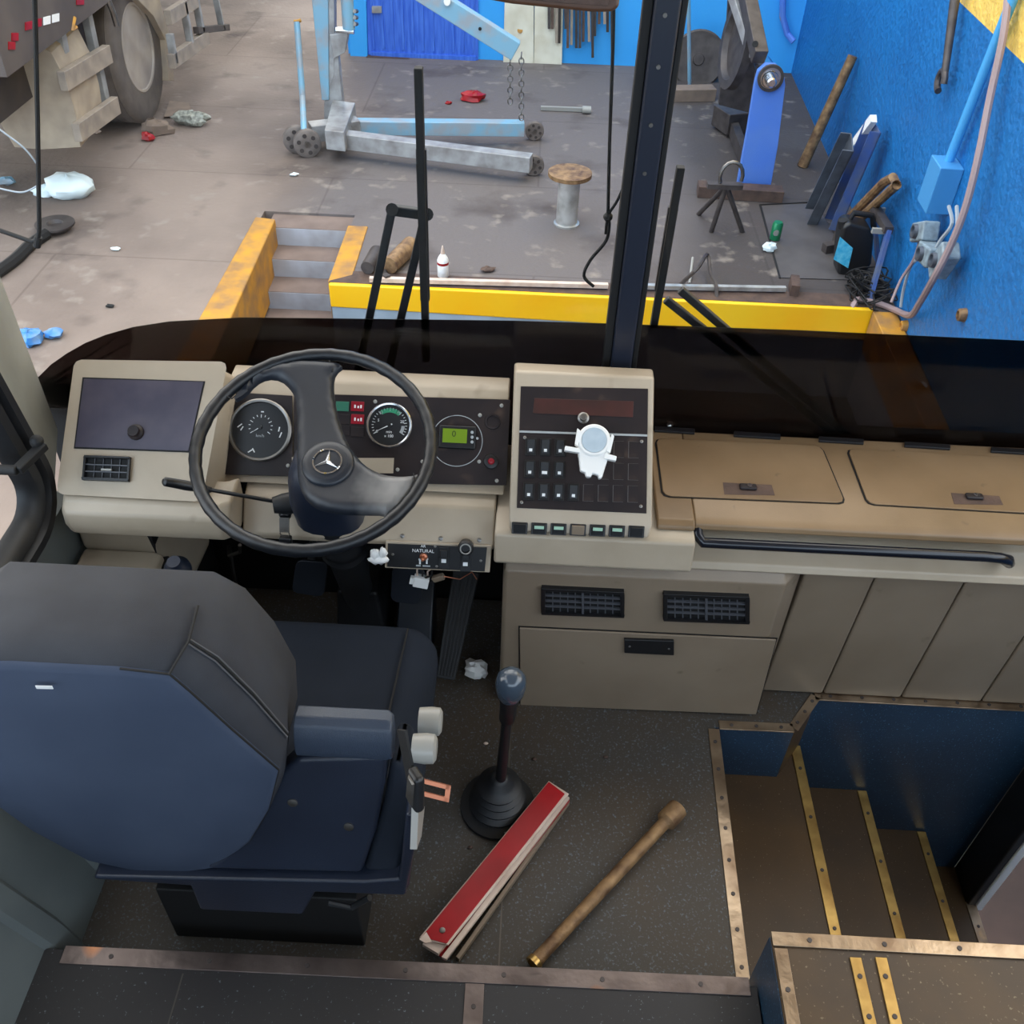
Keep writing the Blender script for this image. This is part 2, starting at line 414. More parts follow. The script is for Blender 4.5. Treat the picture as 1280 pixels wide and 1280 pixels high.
# A-pillar and window surround, in front of and behind the driver's side window (opening y .30..1.47, z .65..)
wp = PX(XW)
b = MB()
b.hexa([(-1.0, 1.46, .56), (-1.11, 1.76, .56), (-1.11, 1.74, 1.70), (-1.0, 1.25, 1.70)],
       [(-1.06, 1.48, .56), (-1.17, 1.76, .56), (-1.17, 1.74, 1.70), (-1.06, 1.25, 1.70)])
struct('trim_16', b, M['pillargrey'], bevel=.006)
b = MB(); b.box(-1.06, -1.0, -.9, .30, .6, 1.70); struct('wall_left_rear', b, M['wallgrey'])
def rrect(y0, y1, z0, z1, r, n=8):
    pts = []
    for cy, cz, a0 in ((y1 - r, z1 - r, 0), (y0 + r, z1 - r, 90), (y0 + r, z0 + r, 180), (y1 - r, z0 + r, 270)):
        for i in range(n + 1):
            a = math.radians(a0 + 90 * i / n)
            pts.append((cy + r * math.cos(a), cz + r * math.sin(a)))
    return pts
def frame_loft(b, prof, y0, y1, z0, z1, r):
    """prof: [(x, inset)]"""
    rings = []
    for x, ins in prof:
        rings.append([(x, y - (z - .615) * .17, z) for y, z in rrect(y0 + ins, y1 - ins, z0 + ins, z1 - ins, max(r - ins, .01))])
    rings.append(rings[0])
    b.loft(rings, False, False)
win = MB(); win.prism([(-1.008, y - (z - .615) * .17, z) for y, z in rrect(.36, 1.46, .60, 1.66, .11)], (.005, 0, 0))
w1 = struct('window_1', win, M['glassclear'])
g = MB()
frame_loft(g, [(-1.012, 0), (-.985, 0), (-.968, .014), (-.970, .030), (-.985, .037), (-.985, .043), (-.972, .050), (-.976, .070), (-.998, .082), (-1.012, .084)], .33, 1.495, .565, 1.68, .15)
g.build('window_gasket', M['rubber'], w1, ang=50)
g = MB()
p0 = PX(-.955).at(22, 588); p1 = PX(-.93).at(55, 556)
g.bar(p0, p1, .02, .016); g.ball(PX(-.94).at(46, 552), .014, n=10); g.cyl(p0, p0 + Vector((-.06, 0, 0)), .01)
part_label(g.build('latch', M['blackm'], w1, bevel=.003), 'black latch handle')
# header rail above the windscreen (carries the mirror)
b = MB(); b.box(-1.10, 1.42, 1.66, 1.80, 1.68, 1.76); struct('trim_17', b, M['beige'], bevel=.01)

# windscreen: raked plane
WS = PT(1.80, .62, 1.80 - .92 * math.tan(math.radians(1.5)), 1.54)
def pane(name, u0, u1, v0, v1):
    q = MB(); q.fbox(WS, u0, u1, v0, v1, -.004, .002); return struct(name, q, M['glassclear'])
du0 = WS.uv(775, 460)[0]
PU = .197                                         # centre pillar position across the windscreen
vt = 1.10
w2 = pane('window_2', -1.14, PU - .02, -.03, vt)
w3 = pane('window_3', PU + .03, 1.42, -.03, vt)
def band(pts, parent):
    top = [WS.uv(*p) for p in pts]
    poly = [(u, v) for u, v in top] + [(top[-1][0], -.03), (top[0][0], -.03)]
    q = MB(); q.prism([WS.P(u, v, -.0075) for u, v in poly], WS.n * .0025)
    part_label(q.build('tint_band', M['glasstint'], parent, ang=5), 'black tinted lower band')
band([(10, 515), (46, 474), (62, 458), (82, 444), (105, 431), (130, 421), (165, 411), (210, 404), (300, 399), (400, 400), (640, 403), (772, 407)], w2)
e = WS.at(1280, 428); 
band([(800, 408), (1000, 415), (1280, 428), (1420, 434)], w3)
# centre pillar with rubber edges
b = MB(); b.fbox(WS, PU - .018, PU + .028, -.03, vt, -.03, .022)
pl = struct('trim_18', b, M['pillar'], bevel=.006)
q = MB(); q.fbox(WS, PU - .036, PU - .018, -.03, vt, -.012, .012); q.fbox(WS, PU + .028, PU + .040, -.03, vt, -.012, .012)
q.build('rubber_edge', M['blackm'], pl, bevel=.003)
q = MB()
for px, py in ((795, 210), (818, 78), (803, 150), (832, 14)):
    u, v = WS.uv(px, py); q.cyl(WS.P(PU + .002, v, .020), WS.P(PU + .002, v, .0245), .004, 8)
q.build('screw_heads', M['steel'], pl)

b = MB(); b.box(-1.12, 1.46, -1.6, 1.80, 2.22, 2.27); struct('ceiling', b, M['beige'])  # unseen bus roof, put in to lower the light on the floor
b = MB(); b.box(1.45, 1.50, -1.6, .74, -.9, 1.1); struct('wall_right_rear', b, M['wallgrey'])  # unseen side, added and sized to darken the cab
b = MB(); b.box(-1.06, 1.46, -1.65, -1.6, -.06, 1.15); struct('wall_rear_shade', b, M['wallgrey'])  # unseen partition, added so less light reaches the low floor
b = MB(); b.box(-1.06, -1.0, -1.6, -.9, -.06, 1.0); struct('wall_left_back', b, M['wallgrey'])  # unseen side piece, added with the partition to dim the interior

b = MB(); b.box(-.84, -.825, 1.505, 1.80, .001, .50); struct('wall_footwell_shade', b, M['blackm'])  # black sheet added to imitate the deep shade of the footwell

b = MB(); b.box(-1.17, 1.42, 1.845, 1.97, .44, .54); struct('trim_25', b, M['blackm'], bevel=.01)

b = MB(); b.box(-.003, .0, .79, 1.45, -.002, .0008); struct('trim_26', b, mat('floor_seam', (92, 86, 78), .6))
b = MB(); b.box(-.595, -.592, .2, .72, .09, .0987); struct('trim_27', b, mat('floor_seam_dim', (70, 66, 62), .6))

b = MB(); b.hexa([(1.40, 1.62, .64), (1.46, 1.62, .64), (1.46, 1.80, .64), (1.40, 1.80, .64)], [(1.40, 1.60, 1.70), (1.46, 1.60, 1.70), (1.46, 1.78, 1.70), (1.40, 1.78, 1.70)]); struct('trim_28', b, M['pillargrey'], bevel=.006)
# ------------------------------------------------------------------ dashboard
def side_prism(b, prof, x0, x1, x0b=None, x1b=None):
    """prof: [(y,z)] side outline swept across x"""
    return b.hexa([(x0, y, z) for y, z in prof], [(x1, y, z) for y, z in prof])
def plate(F, pts, n0, n1, b=None):
    b = b or MB()
    uv = [F.uv(*p) for p in pts]
    b.hexa([F.P(u, v, n0) for u, v in uv], [F.P(u, v, n1) for u, v in uv])
    return b
def chamfer(uv, c):
    """cut the corners of a polygon with three-point arcs of size c"""
    out = []; n = len(uv)
    for i in range(n):
        a, p, d = Vector(uv[i - 1]), Vector(uv[i]), Vector(uv[(i + 1) % n])
        e, f = (a - p).normalized() * c, (d - p).normalized() * c
        out += [p + e, p + e * .3 + f * .3, p + f]
    return [(q.x, q.y) for q in out]
def cplate(F, pts, n0, n1, c, grow=0.0, b=None):
    b = b or MB()
    uv = [Vector(F.uv(*p)) for p in pts]
    if grow:
        m = sum(uv, Vector((0, 0))) / len(uv)
        uv = [p + (p - m).normalized() * grow for p in uv]
    uv = chamfer(uv, c)
    b.hexa([F.P(u, v, n0) for u, v in uv], [F.P(u, v, n1) for u, v in uv])
    return b
def quad_uv(F, tl, tr, br, bl):
    q = [Vector(F.uv(*p)) for p in (tl, tr, br, bl)]
    def at(s, t):            # s across 0..1, t down 0..1
        return (q[0].lerp(q[1], s)).lerp(q[3].lerp(q[2], s), t)
    return at
def arc2(F, cu, cv, r, a0, a1, n, w, h, b, nn=0.0):
    for i in range(n):
        a = math.radians(a0 + (a1 - a0) * i / n); c = math.radians(a0 + (a1 - a0) * (i + 1) / n)
        pts = [(cu + R * math.cos(t), cv + R * math.sin(t)) for R, t in ((r, a), (r, c), (r + w, c), (r + w, a))]
        b.hexa([F.P(u, v, nn) for u, v in pts], [F.P(u, v, nn + h) for u, v in pts])
def screws(F, pts, parent, r=.004, m='steel', n=.002, name='screw'):
    for p in pts:
        u, v = F.uv(*p, n); q = MB(); q.lathe(F.P(u, v, n), F.n, [(0, r), (.0012, r), (.002, r * .6)], 10)
        q.build(name, M[m], parent)
def louvre(F, rect, parent, name='air_vent', cols=5, rows=3, split=False, d=.016):
    """rect: tl,tr,br,bl pixel corners"""
    at = quad_uv(F, *rect)
    b = MB()
    def cell(s0, s1, t0, t1, n0, n1, bb):
        c = [at(s0, t1), at(s1, t1), at(s1, t0), at(s0, t0)]
        bb.hexa([F.P(p.x, p.y, n0) for p in c], [F.P(p.x, p.y, n1) for p in c])
    bx, by = .045, .09
    for s0, s1, t0, t1 in ((0, 1, 0, by), (0, 1, 1 - by, 1), (0, bx, by, 1 - by), (1 - bx, 1, by, 1 - by)):
        cell(s0, s1, t0, t1, -.004, .012, b)
    o = b.build(name, M['black'], parent, bevel=.0012)
    k = MB(); cell(bx, 1 - bx, by, 1 - by, -.002, .0035, k); k.build('duct', M['blackm'], o)
    g = MB()
    for i in range(1, rows + 1):
        t = by + (1 - 2 * by) * i / (rows + 1)
        cell(bx, 1 - bx, t - .022, t + .022, .002, .009, g)
    for i in range(1, cols + 1):
        s = bx + (1 - 2 * bx) * i / (cols + 1)
        w = .007 if not (split and i == (cols + 1) // 2) else .014
        cell(s - w, s + w, by, 1 - by, .002, .0105 if w > .01 else .0065, g)
    g.build('louvre', M['louvre'], o)
    if not split:
        k = MB(); cell(.40, .62, .52, .60, .008, .012, k); k.build('tab', M['silver'], o)
    return o

D = thing('dashboard', 'long beige and tan moulded dashboard shell with two lidded lockers below the windscreen', 'dashboard', (0.2, 1.6, .55))
b = MB()
side_prism(b, [(1.795, .62), (1.50, .62), (1.482, .612), (1.478, .598), (1.515, .592), (1.795, .592)], .365, 1.42)
sh = b.build('deck', M['tan'], D, bevel=.004)
b = MB()
side_prism(b, [(1.70, .5915), (1.53, .5915), (1.525, .535), (1.505, .518), (1.475, .508), (1.467, .491), (1.70, .491)], .366, 1.42)
part_label(b.build('hand_ledge', M['beige'], D, bevel=.004), 'pale ledge under the grab rail')
b = MB(); side_prism(b, [(1.795, .62), (1.485, .62), (1.472, .612), (1.468, .602), (1.795, .602)], .285, .3649); b.build('deck_end', M['tan'], D, bevel=.004)
b = MB()
side_prism(b, [(1.74, .60), (1.45, .60), (1.437, .594), (1.425, .525), (1.452, .498), (1.74, .498)], -.055, .365)
b.build('console_lip', M['beige'], D, bevel=.006, seg=3)
b = MB()
side_prism(b, [(1.76, .62), (1.555, .62), (1.505, .605), (1.455, .545), (1.46, .525), (1.76, .5)], -.597, -.056)
b.build('knee_panel', M['beige'], D, bevel=.006, seg=3)
DK = PZ(.6205)
def hatch(pts, rec, knob, c):
    g = cplate(DK, pts, 0, .001, c, grow=.004)
    gap = g.build('locker_gap', M['blackm'], D)
    o = cplate(DK, pts, .0005, .004, c).build('locker_lid', M['tan'], D, bevel=.0015)
    part_label(o, 'tan locker lid with sunken latch')
    r = plate(DK, rec, .0035, .0046); r.build('latch_recess', M['rust_dark'], o)
    u, v = DK.uv(*knob)
    k = MB(); k.fbox(DK, u - .022, u + .016, v - .009, v + .009, .004, .012); k.build('latch', M['panel'], o, bevel=.004)
    k = MB(); k.cyl(DK.P(u, v, .012), DK.P(u, v, .0135), .006, 14); k.build('lock', M['chrome'], o)
hatch([(829, 621), (1056, 630), (1026, 559), (820, 549)], [(905, 620), (968, 621), (964, 608), (903, 605)], (936, 612), .016)
e = DK.at(1280, 575); 
hatch([(1085, 631), (1330, 645), (1282, 575), (1059, 562)], [(1192, 632), (1253, 633), (1248, 622), (1188, 618)], (1218, 624), .016)
for a, c in ((818, 868), (917, 975), (1023, 1079), (1130, 1187), (1238, 1296)):
    f = lambda x: 534 + (x - 818) * .0617
    plate(DK, [(a, f(a) + 6.5), (c, f(c) + 6.5), (c, f(c) + 1), (a, f(a) + 1)], 0, .006).build('demister_slot', M['black'], D, bevel=.001)
# grab bar
y, z = 1.462, .578
pts = [(.372, 1.50, .60), (.374, 1.47, .588), (.385, 1.462, z)] + [(.42 + i * .08, y, z) for i in range(8)] + [(1.01, y, z - .002), (1.035, y + .006, z - .012), (1.045, 1.475, .55), (1.05, 1.51, .53)]
part_label(MB().tube(pts, .0115, 12).build('grab_rail', M['railgloss'], D), 'dark gloss grab rail')
# side panels right of the glove box
PB = PT(1.53, .0, 1.505, .47)
b = MB(); 
xsn = [.636, .795, .995, 1.20, 1.42]
for i in range(4):
    q = MB(); q.fbox(PB, xsn[i] + .0015, xsn[i + 1] - .0015, .003, .472, -.03, 0)
    q.build('kick_panel', M['grey_beige'], D, bevel=.006, seg=3)
q = MB(); q.box(.64, 1.42, 1.56, 1.575, .002, .47); q.build('backing', M['blackm'], D)

# ---- glove box unit
G = thing('glove_box', 'grey-beige glove box housing with two black air vents, standing on the cab floor', 'glove box', (.28, 1.50, 0))
b = MB()
out = [(-.035, 1.56), (-.035, 1.462), (-.028, 1.455), (.575, 1.455), (.585, 1.458), (.632, 1.515), (.632, 1.56)]
top = [(-.035, 1.56), (-.035, 1.482), (-.028, 1.475), (.575, 1.475), (.583, 1.478), (.632, 1.53), (.632, 1.56)]
b.loft([[(x, yy, .001) for x, yy in out], [(x, yy, .468) for x, yy in out], [(x, yy, .489) for x, yy in top]])
b.build('housing', M['grey_beige'], G, bevel=.005, seg=3)
GF = PY(1.455)
dp = [(649, 880), (946, 892), (972, 797), (648, 782)]
plate(GF, dp, .0003, .001).build('door_gap', M['blackm'], G)
uv = [Vector(GF.uv(*p)) for p in dp]; mm = sum(uv, Vector((0, 0))) / 4
uv = [p - Vector((math.copysign(.003, (p - mm).x), math.copysign(.003, (p - mm).y))) for p in uv]
b = MB(); b.hexa([GF.P(p.x, p.y, .0006) for p in uv], [GF.P(p.x, p.y, .006) for p in uv])
dr = b.build('door', M['grey_beige'], G, bevel=.002)
h = plate(GF, [(780, 811), (842, 814), (842, 796), (780, 794)], .006, .014).build('handle', M['black'], dr, bevel=.002)
screws(GF, [(787, 808), (836, 811)], dr, .003, 'steel', .0145)
louvre(GF, ((677, 731), (780, 736), (780, 768), (677, 764)), G, cols=9, rows=3, split=True)
louvre(GF, ((829, 738), (936, 742), (936, 776), (829, 772)), G, cols=9, rows=3, split=True)

# ---- left pod
PF = PT(1.43, .655, 1.64, .83)
P_ = thing('dashboard_pod', 'beige pod with dusty dark screen at the window end of the dash', 'dashboard pod', (-.86, 1.55, .64))
ang = [(79, 611), (246, 620), (277, 459), (100, 457)]
uv = [Vector(PF.uv(*p)) for p in ang]
def grow(uv, d):
    m = sum(uv, Vector((0, 0))) / len(uv)
    return [p + Vector((math.copysign(d, (p - m).x), math.copysign(d, (p - m).y))) for p in uv]
b = MB()
r0 = chamfer(grow(uv, -.012), .014); r1 = chamfer(grow(uv, .0), .018); r2 = chamfer([uv[0] + Vector((-.004, -.01)), uv[1] + Vector((.022, -.01)), uv[2] + Vector((.016, .0)), uv[3] + Vector((-.004, 0))], .018)
b.loft([[PF.P(u, v, n) for u, v in r] for r, n in ((r0, .002), (r1, -.008), (r2, -.03), (r2, -.16))])
b.build('housing', M['beige'], P_, ang=50)
plate(PF, [(93, 561), (237, 566), (257, 477), (104, 472)], .0022, .003).build('screen_gap', M['blackm'], P_)
plate(PF, [(95, 559), (236, 564), (255, 478), (106, 474)], .0025, .004).build('screen', M['screen'], P_)
u, v = PF.uv(171, 541)
k = MB(); k.lathe(PF.P(u, v, .003), PF.n, [(0, .017), (.006, .016), (.01, .012), (.018, .011)], 20); kb = k.build('knob', M['panel'], P_)
k = MB(); k.fbox(PF, u - .005, u + .005, v - .005, v + .005, .0175, .0186); k.build('socket', M['blackm'], kb)
louvre(PF, ((108, 570), (165, 572), (163, 603), (105, 601)), P_, cols=4, rows=2)
b = MB()
rp = [(1.50, .655), (1.425, .648), (1.402, .628), (1.398, .595), (1.41, .563), (1.44, .553), (1.50, .553)]
b.loft([[(-.947, yy + .01, zz) for yy, zz in rp], [(-.935, yy, zz) for yy, zz in rp], [(-.62, yy, zz) for yy, zz in rp], [(-.60, yy + .02, zz - .004) for yy, zz in rp]])
b.build('lower_roll', M['beige'], P_, bevel=.008, seg=3)

# ---- instrument panel
IF = PT(1.55, .64, 1.68, .77)
I = thing('instrument_panel', 'dark instrument binnacle with round dials seen through the steering wheel', 'instrument panel', (-.4, 1.62, .62))
b = MB()
side_prism(b, [(1.53, .622), (1.552, .634), (1.688, .778), (1.70, .784), (1.74, .784), (1.76, .622)], -.645, -.04)
b.build('surround', M['beige'], I, bevel=.004)
plate(IF, [(274, 593), (367, 596), (366, 495), (280, 490)], .003, .006).build('speedometer_plate', M['panel'], I, bevel=.001)
plate(IF, [(368, 602), (633, 607), (638, 500), (368, 492)], .003, .006).build('gauge_plate', M['panel'], I, bevel=.001)
plate(IF, [(366, 598), (382, 598), (382, 572), (366, 572)], .0035, .009).build('side_trim', M['beige'], I)
part_label(plate(IF, [(425, 592), (492, 592), (493, 573), (425, 573)], .0045, .0085).build('blank_plate', M['beige'], I), 'beige blanking plate')
IL = IF.lifted(.006)
def gauge(px, py, r, ringm, nm):
    u, v = IL.uv(px, py)
    q = MB()
    prof = [(0, r * 1.0), (.008, r * 1.0), (.010, r * .96), (.009, r * .90), (.003, r * .88)]
    q.lathe(IL.P(u, v, 0), IL.n, prof, 40, cap=False)
    o = q.build(nm, ringm, I)
    d = MB(); d.cyl(IL.P(u, v, .001), IL.P(u, v, .003), r * .9, 40); d.build('dial', M['dial'], o)
    return o, u, v
def ticks(o, u, v, r, a0, a1, n, ln, w, m='ink', big=0, name='scale'):
    t = MB()
    for i in range(n):
        a = math.radians(a0 + (a1 - a0) * i / (n - 1)); l2 = ln * (1.7 if big and i % big == 0 else 1)
        d = Vector((math.cos(a), math.sin(a))); e = Vector((-d.y, d.x)) * w
        p0 = Vector((u, v)) + d * r; p1 = Vector((u, v)) + d * (r - l2)
        t.hexa([IL.P(p.x, p.y, .0031) for p in (p0 - e, p0 + e, p1 + e, p1 - e)], [IL.P(p.x, p.y, .0036) for p in (p0 - e, p0 + e, p1 + e, p1 - e)])
    return t.build(name, M[m], o)
def needle(o, u, v, ang, ln, w=.0014):
    a = math.radians(ang); d = Vector((math.cos(a), math.sin(a))); e = Vector((-d.y, d.x)) * w
    p0 = Vector((u, v)) - d * ln * .2; p1 = Vector((u, v)) + d * ln
    t = MB(); t.hexa([IL.P(p.x, p.y, .005) for p in (p0 - e, p0 + e, p1)], [IL.P(p.x, p.y, .006) for p in (p0 - e, p0 + e, p1)])
    t.build('needle', M['ink'], o)
    c = MB(); c.cyl(IL.P(u, v, .0035), IL.P(u, v, .0065), w * 3, 12); c.build('needle_cap', M['black'], o)
o, u, v = gauge(326, 538, .068, M['steel'], 'speedometer')
ticks(o, u, v + .008, .026, 215, -35, 13, .004, .0007, big=3)
needle(o, u - .001, v + .006, 215, .021)
for dx, dy, s in ((-.043, .006, .010), (.04, -.006, .009), (-.016, -.044, .009), (-.002, -.047, .006)):
    q = MB(); q.fbox(IL, u + dx - s, u + dx + s, v + dy - s * .5, v + dy + s * .5, .003, .0036); 
    q.build('legend', M['tick'], o) if s < .0 else None
for dx, dy, ln, a in ((-.045, .008, .012, 40), (-.04, .002, .010, 60), (.040, .004, .010, 80), (.044, -.008, .012, 70), (-.018, -.045, .014, 35), (-.012, -.044, .010, 120), (.002, .040, .006, 0)):
    q = MB(); aa = math.radians(a); d = Vector((math.cos(aa), math.sin(aa))) * ln / 2; e = Vector((-d.y, d.x)).normalized() * .0012
    c0 = Vector((u + dx, v + dy)); pp = [c0 - d - e, c0 + d - e, c0 + d + e, c0 - d + e]
    q.hexa([IL.P(p.x, p.y, .003) for p in pp], [IL.P(p.x, p.y, .0036) for p in pp]); q.build('legend', M['ink'], o)
text('numerals', 'km/h', IL, u, v - .012, .009, M['tick'], o, .0032)
o, u, v = gauge(487, 532, .049, M['chrome'], 'tachometer')
ticks(o, u, v, .038, 210, -30, 25, .004, .0006, big=4)
g = MB(); arc2(IL, u, v, .028, 125, 50, 12, .009, .0006, g, .003); g.build('green_zone', M['green'], o)
g = MB(); arc2(IL, u, v, .026, 0, -32, 8, .007, .0006, g, .003); g.build('grey_zone', M['tick'], o)
needle(o, u, v, 207, .034)
for s, du, dv in (('5', -.024, .010), ('10', -.019, .026), ('15', .019, .027), ('20', .027, .009), ('min', 0, -.014), ('x 100', 0, -.023), ('0', -.026, -.014)):
    text('numerals', s, IL, u + du, v + dv, .0085, M['ink'], o, .0032)
# trip recorder: big ring + display
u, v = IL.uv(571, 551)
q = MB(); arc2(IL, u, v, .054, 0, 360, 48, .0016, .0008, q, 0); q.build('recorder_ring', M['tick'], I)
u, v = IL.uv(574, 547)
q = MB(); q.fbox(IL, u - .043, u + .036, v - .025, v + .024, 0, .012); rc = q.build('trip_recorder', M['black'], I, bevel=.003)
u, v = IL.uv(569, 546)
q = MB(); q.fbox(IL, u - .026, u + .026, v - .0145, v + .0155, .012, .0128); dsp = q.build('display', M['lcd'], rc)
text('digit', '0', IL, u - .002, v + .004, .018, M['lcdink'], rc, .0128)
for k in range(3):
    uu, vv = IL.uv(590.5, 541.5 + 6 * k); q = MB(); q.cyl(IL.P(uu, vv, .012), IL.P(uu, vv, .0145), .0034, 10); q.build('button', M['tick'], rc)
uu, vv = IL.uv(597, 549); q = MB(); q.cyl(IL.P(uu, vv, .012), IL.P(uu, vv, .0145), .0028, 10); q.build('button', M['tick'], rc)
for px, py, m in ((428, 508, 'greenlamp'), (447, 508, 'redlamp'), (447, 524, 'redlamp'), (429, 524, 'panel'), (447, 540, 'panel'), (429, 538, 'panel')):
    u, v = IL.uv(px, py); q = MB(); q.fbox(IL, u - .014, u + .014, v - .0105, v + .0105, 0, .0016)
    lo_ = q.build('warning_lamp', M[m], I, bevel=.0008)
    if m == 'redlamp':
        t = MB()
        for dx in (-.007, 0, .006): t.fbox(IL, u + dx, u + dx + .0035, v - .004, v + (.003 if dx else .001), .0016, .002)
        t.build('symbol', M['ink'], lo_)
u, v = IL.uv(616, 527); q = MB(); q.lathe(IL.P(u, v, 0), IL.n, [(0, .017), (.003, .0165), (.0035, .013), (.001, .012)], 24); q.build('blank_cap', M['panel'], I)
u, v = IL.uv(614, 577); q = MB(); q.lathe(IL.P(u, v, 0), IL.n, [(0, .016), (.004, .015), (.006, .010)], 24); rb_ = q.build('pilot_lamp', M['black'], I)
q = MB(); q.lathe(IL.P(u, v, .006), IL.n, [(0, .007), (.003, .005), (.004, .002)], 14); q.build('lens', M['redlamp'], rb_)
screws(IL, [(469, 502), (627, 507), (621, 601), (600, 519), (599, 577), (497, 587), (528, 577), (360, 582)], I, .0042, 'silver', .0)

# ---- switch console
CF = PT(1.45, .63, 1.68, .83)
Cn = thing('switch_console', 'upright beige switch console with dark fascia between the dials and locker lids', 'switch console', (.11, 1.58, .61))
uv = [Vector(CF.uv(*p)) for p in ((635, 649), (817, 654), (818, 470), (643, 465))]
x0b, x1b, x1t, x0t = uv[0].x, uv[1].x, uv[2].x, uv[3].x
vb, vt_ = (uv[0].y + uv[1].y) / 2, (uv[2].y + uv[3].y) / 2
F0 = lambda x, n, v: CF.P(x, v, n)
b = MB()
def ringc(x0, x1, sl):
    a = CF.P(0, vb, 0); t = CF.P(0, vt_, 0)
    return a, t
a, t = CF.P(0, vb, 0), CF.P(0, vt_, 0)
prof = [(1.438, .6015), (a.y, a.z), (t.y, t.z), (t.y + .05, t.z - .01), (1.74, .6015)]
L_ = [(x0b + .004, *prof[0]), (x0b, *prof[1]), (x0t, *prof[2]), (x0t - .002, *prof[3]), (x0b, *prof[4])]
R_ = [(x1b - .008, *prof[0]), (x1b, *prof[1]), (x1t, *prof[2]), (x1t + .002, *prof[3]), (x1b + .004, *prof[4])]
b.hexa(L_, R_); b.build('housing', M['beige'], Cn, bevel=.007, seg=3)
plate(CF, [(646, 635), (808, 642), (810, 486), (651, 483)], .0005, .002).build('fascia', M['panel'], Cn, bevel=.0008)
plate(CF, [(649, 541), (809, 546), (809, 543.5), (649, 538.5)], .0015, .0035).build('fascia_joint', M['tick'], Cn)
part_label(plate(CF, [(666, 517), (791, 522), (792, 502), (668, 498)], .002, .0032).build('fascia_window', mat('brown_window', (56, 38, 36), .3, col2=(76, 44, 42), scale=14), Cn, bevel=.0006), 'brown tinted strip window')
u, v = CF.uv(729, 523); q = MB(); q.lathe(CF.P(u, v, .002), CF.n, [(0, .012), (.004, .012), (.006, .008), (.014, .0075), (.015, .004)], 20); q.build('lock_stud', M['steel'], Cn)
at = quad_uv(CF, (655, 545), (801, 549), (800, 632), (651, 628))
def cellbox(bb, s, t, ws, wt, n0, n1, F=CF):
    c = [at(s - ws, t + wt), at(s + ws, t + wt), at(s + ws, t - wt), at(s - ws, t - wt)]
    bb.hexa([F.P(p.x, p.y, n0) for p in c], [F.P(p.x, p.y, n1) for p in c])
for r in range(3):
    for c in range(8):
        s, t = (c + .5) / 8, (r + .5) / 3
        if (c < 3) or (r == 2 and c < 4):
            q = MB(); cellbox(q, s, t, .047, .13, .002, .006)
            sw = q.build('rocker_switch', M['black'], Cn, bevel=.001)
            p = at(s, t); q = MB()
            c1 = [at(s - .033, t + .10), at(s + .033, t + .10), at(s + .033, t - .10), at(s - .033, t - .10)]
            q.hexa([CF.P(k.x, k.y, .005) for k in c1], [CF.P(c1[0].x, c1[0].y, .007), CF.P(c1[1].x, c1[1].y, .007), CF.P(c1[2].x, c1[2].y, .014), CF.P(c1[3].x, c1[3].y, .014)])
            q.build('rocker', M['rubber'], sw, bevel=.001)
            q = MB(); k = at(s, t + .055); w_ = .0032 if (r, c) != (1, 1) else .0055
            q.hexa([CF.P(k.x + dx, k.y + dy, .0075) for dx, dy in ((-w_, -.003), (w_, -.003), (w_, .003), (-w_, .003))], [CF.P(k.x + dx, k.y + dy, .0102) for dx, dy in ((-w_, -.003), (w_, -.003), (w_, .003), (-w_, .003))])
            q.build('legend', M['ink'], sw)
        elif not (c in (3, 4) and r < 2):
            q = MB(); cellbox(q, s, t, .044, .125, .0016, .0028)
            bl = q.build('blank_switch', M['dimtick'], Cn)
            q = MB(); cellbox(q, s + .003, t, .042, .121, .0016, .0034); q.build('blank_face', M['panel'], bl)
screws(CF, [(656, 547), (802, 552), (652, 628), (801, 633)], Cn, .0035, 'steel', .002)
LF = PT(1.436, .603, a.y, a.z)
for i in range(7):
    cx = 649.5 + i * 24.3; cy = 660 + i * .75
    u, v = LF.uv(cx, cy)
    q = MB(); q.fbox(LF, u - .0165, u + .0165, v - .0125, v + .0125, -.004, .003)
    sw = q.build('row_switch', M['black'], Cn, bevel=.0015)
    q = MB(); q.hexa([LF.P(u + dx, v + dy, .002) for dx, dy in ((-.013, -.010), (.013, -.010), (.013, .010), (-.013, .010))],
                     [LF.P(u + dx, v + dy, .004 if dy < 0 else .010) for dx, dy in ((-.013, -.010), (.013, -.010), (.013, .010), (-.013, .010))])
    q.build('rocker', M['grey_beige' if i == 3 else 'rubber'], sw, bevel=.001)
    if i in (1, 2, 4, 5):
        q = MB(); q.hexa([LF.P(u + dx, v + dy, .006 + (dy - .001) * .4) for dx, dy in ((-.010, .001), (.010, .001), (.010, .008), (-.010, .008))],
                         [LF.P(u + dx, v + dy, .0085 + (dy - .001) * .35) for dx, dy in ((-.010, .001), (.010, .001), (.010, .008), (-.010, .008))])
        q.build('legend', mat('pale_green_legend', (176, 214, 190), .5) if 'pgl' not in M else M['pgl'], sw)
# phone holder in front of the console
PHF = CF.lifted(.035)
H_ = thing('phone_holder', 'white plastic phone holder without its phone on the switch console', 'phone holder', tuple(CF.P(*CF.uv(742, 570), .02)))
u, v = PHF.uv(742, 560)
q = MB()
body = [(-17, 28), (-19, 10), (-20, -4), (-17, -18), (17, -18), (19, -2), (17, 14), (10, 36), (6, 38), (5, 33), (-2, 31), (-4, 36), (-10, 35), (-11, 30)]
uvb = [PHF.uv(742 + x, 562 + yy) for x, yy in body]
q.hexa([PHF.P(*p, -.006) for p in uvb], [PHF.P(*p, .012) for p in uvb]); q.build('cradle', M['white'], H_, bevel=.003)
u2, v2 = PHF.uv(742, 552)
q = MB(); q.lathe(PHF.P(u2, v2, .0), PHF.n, [(0, .034), (.012, .034), (.016, .031), (.016, .0262), (.0145, .0255)], 36); hd = q.build('head', M['white'], H_)
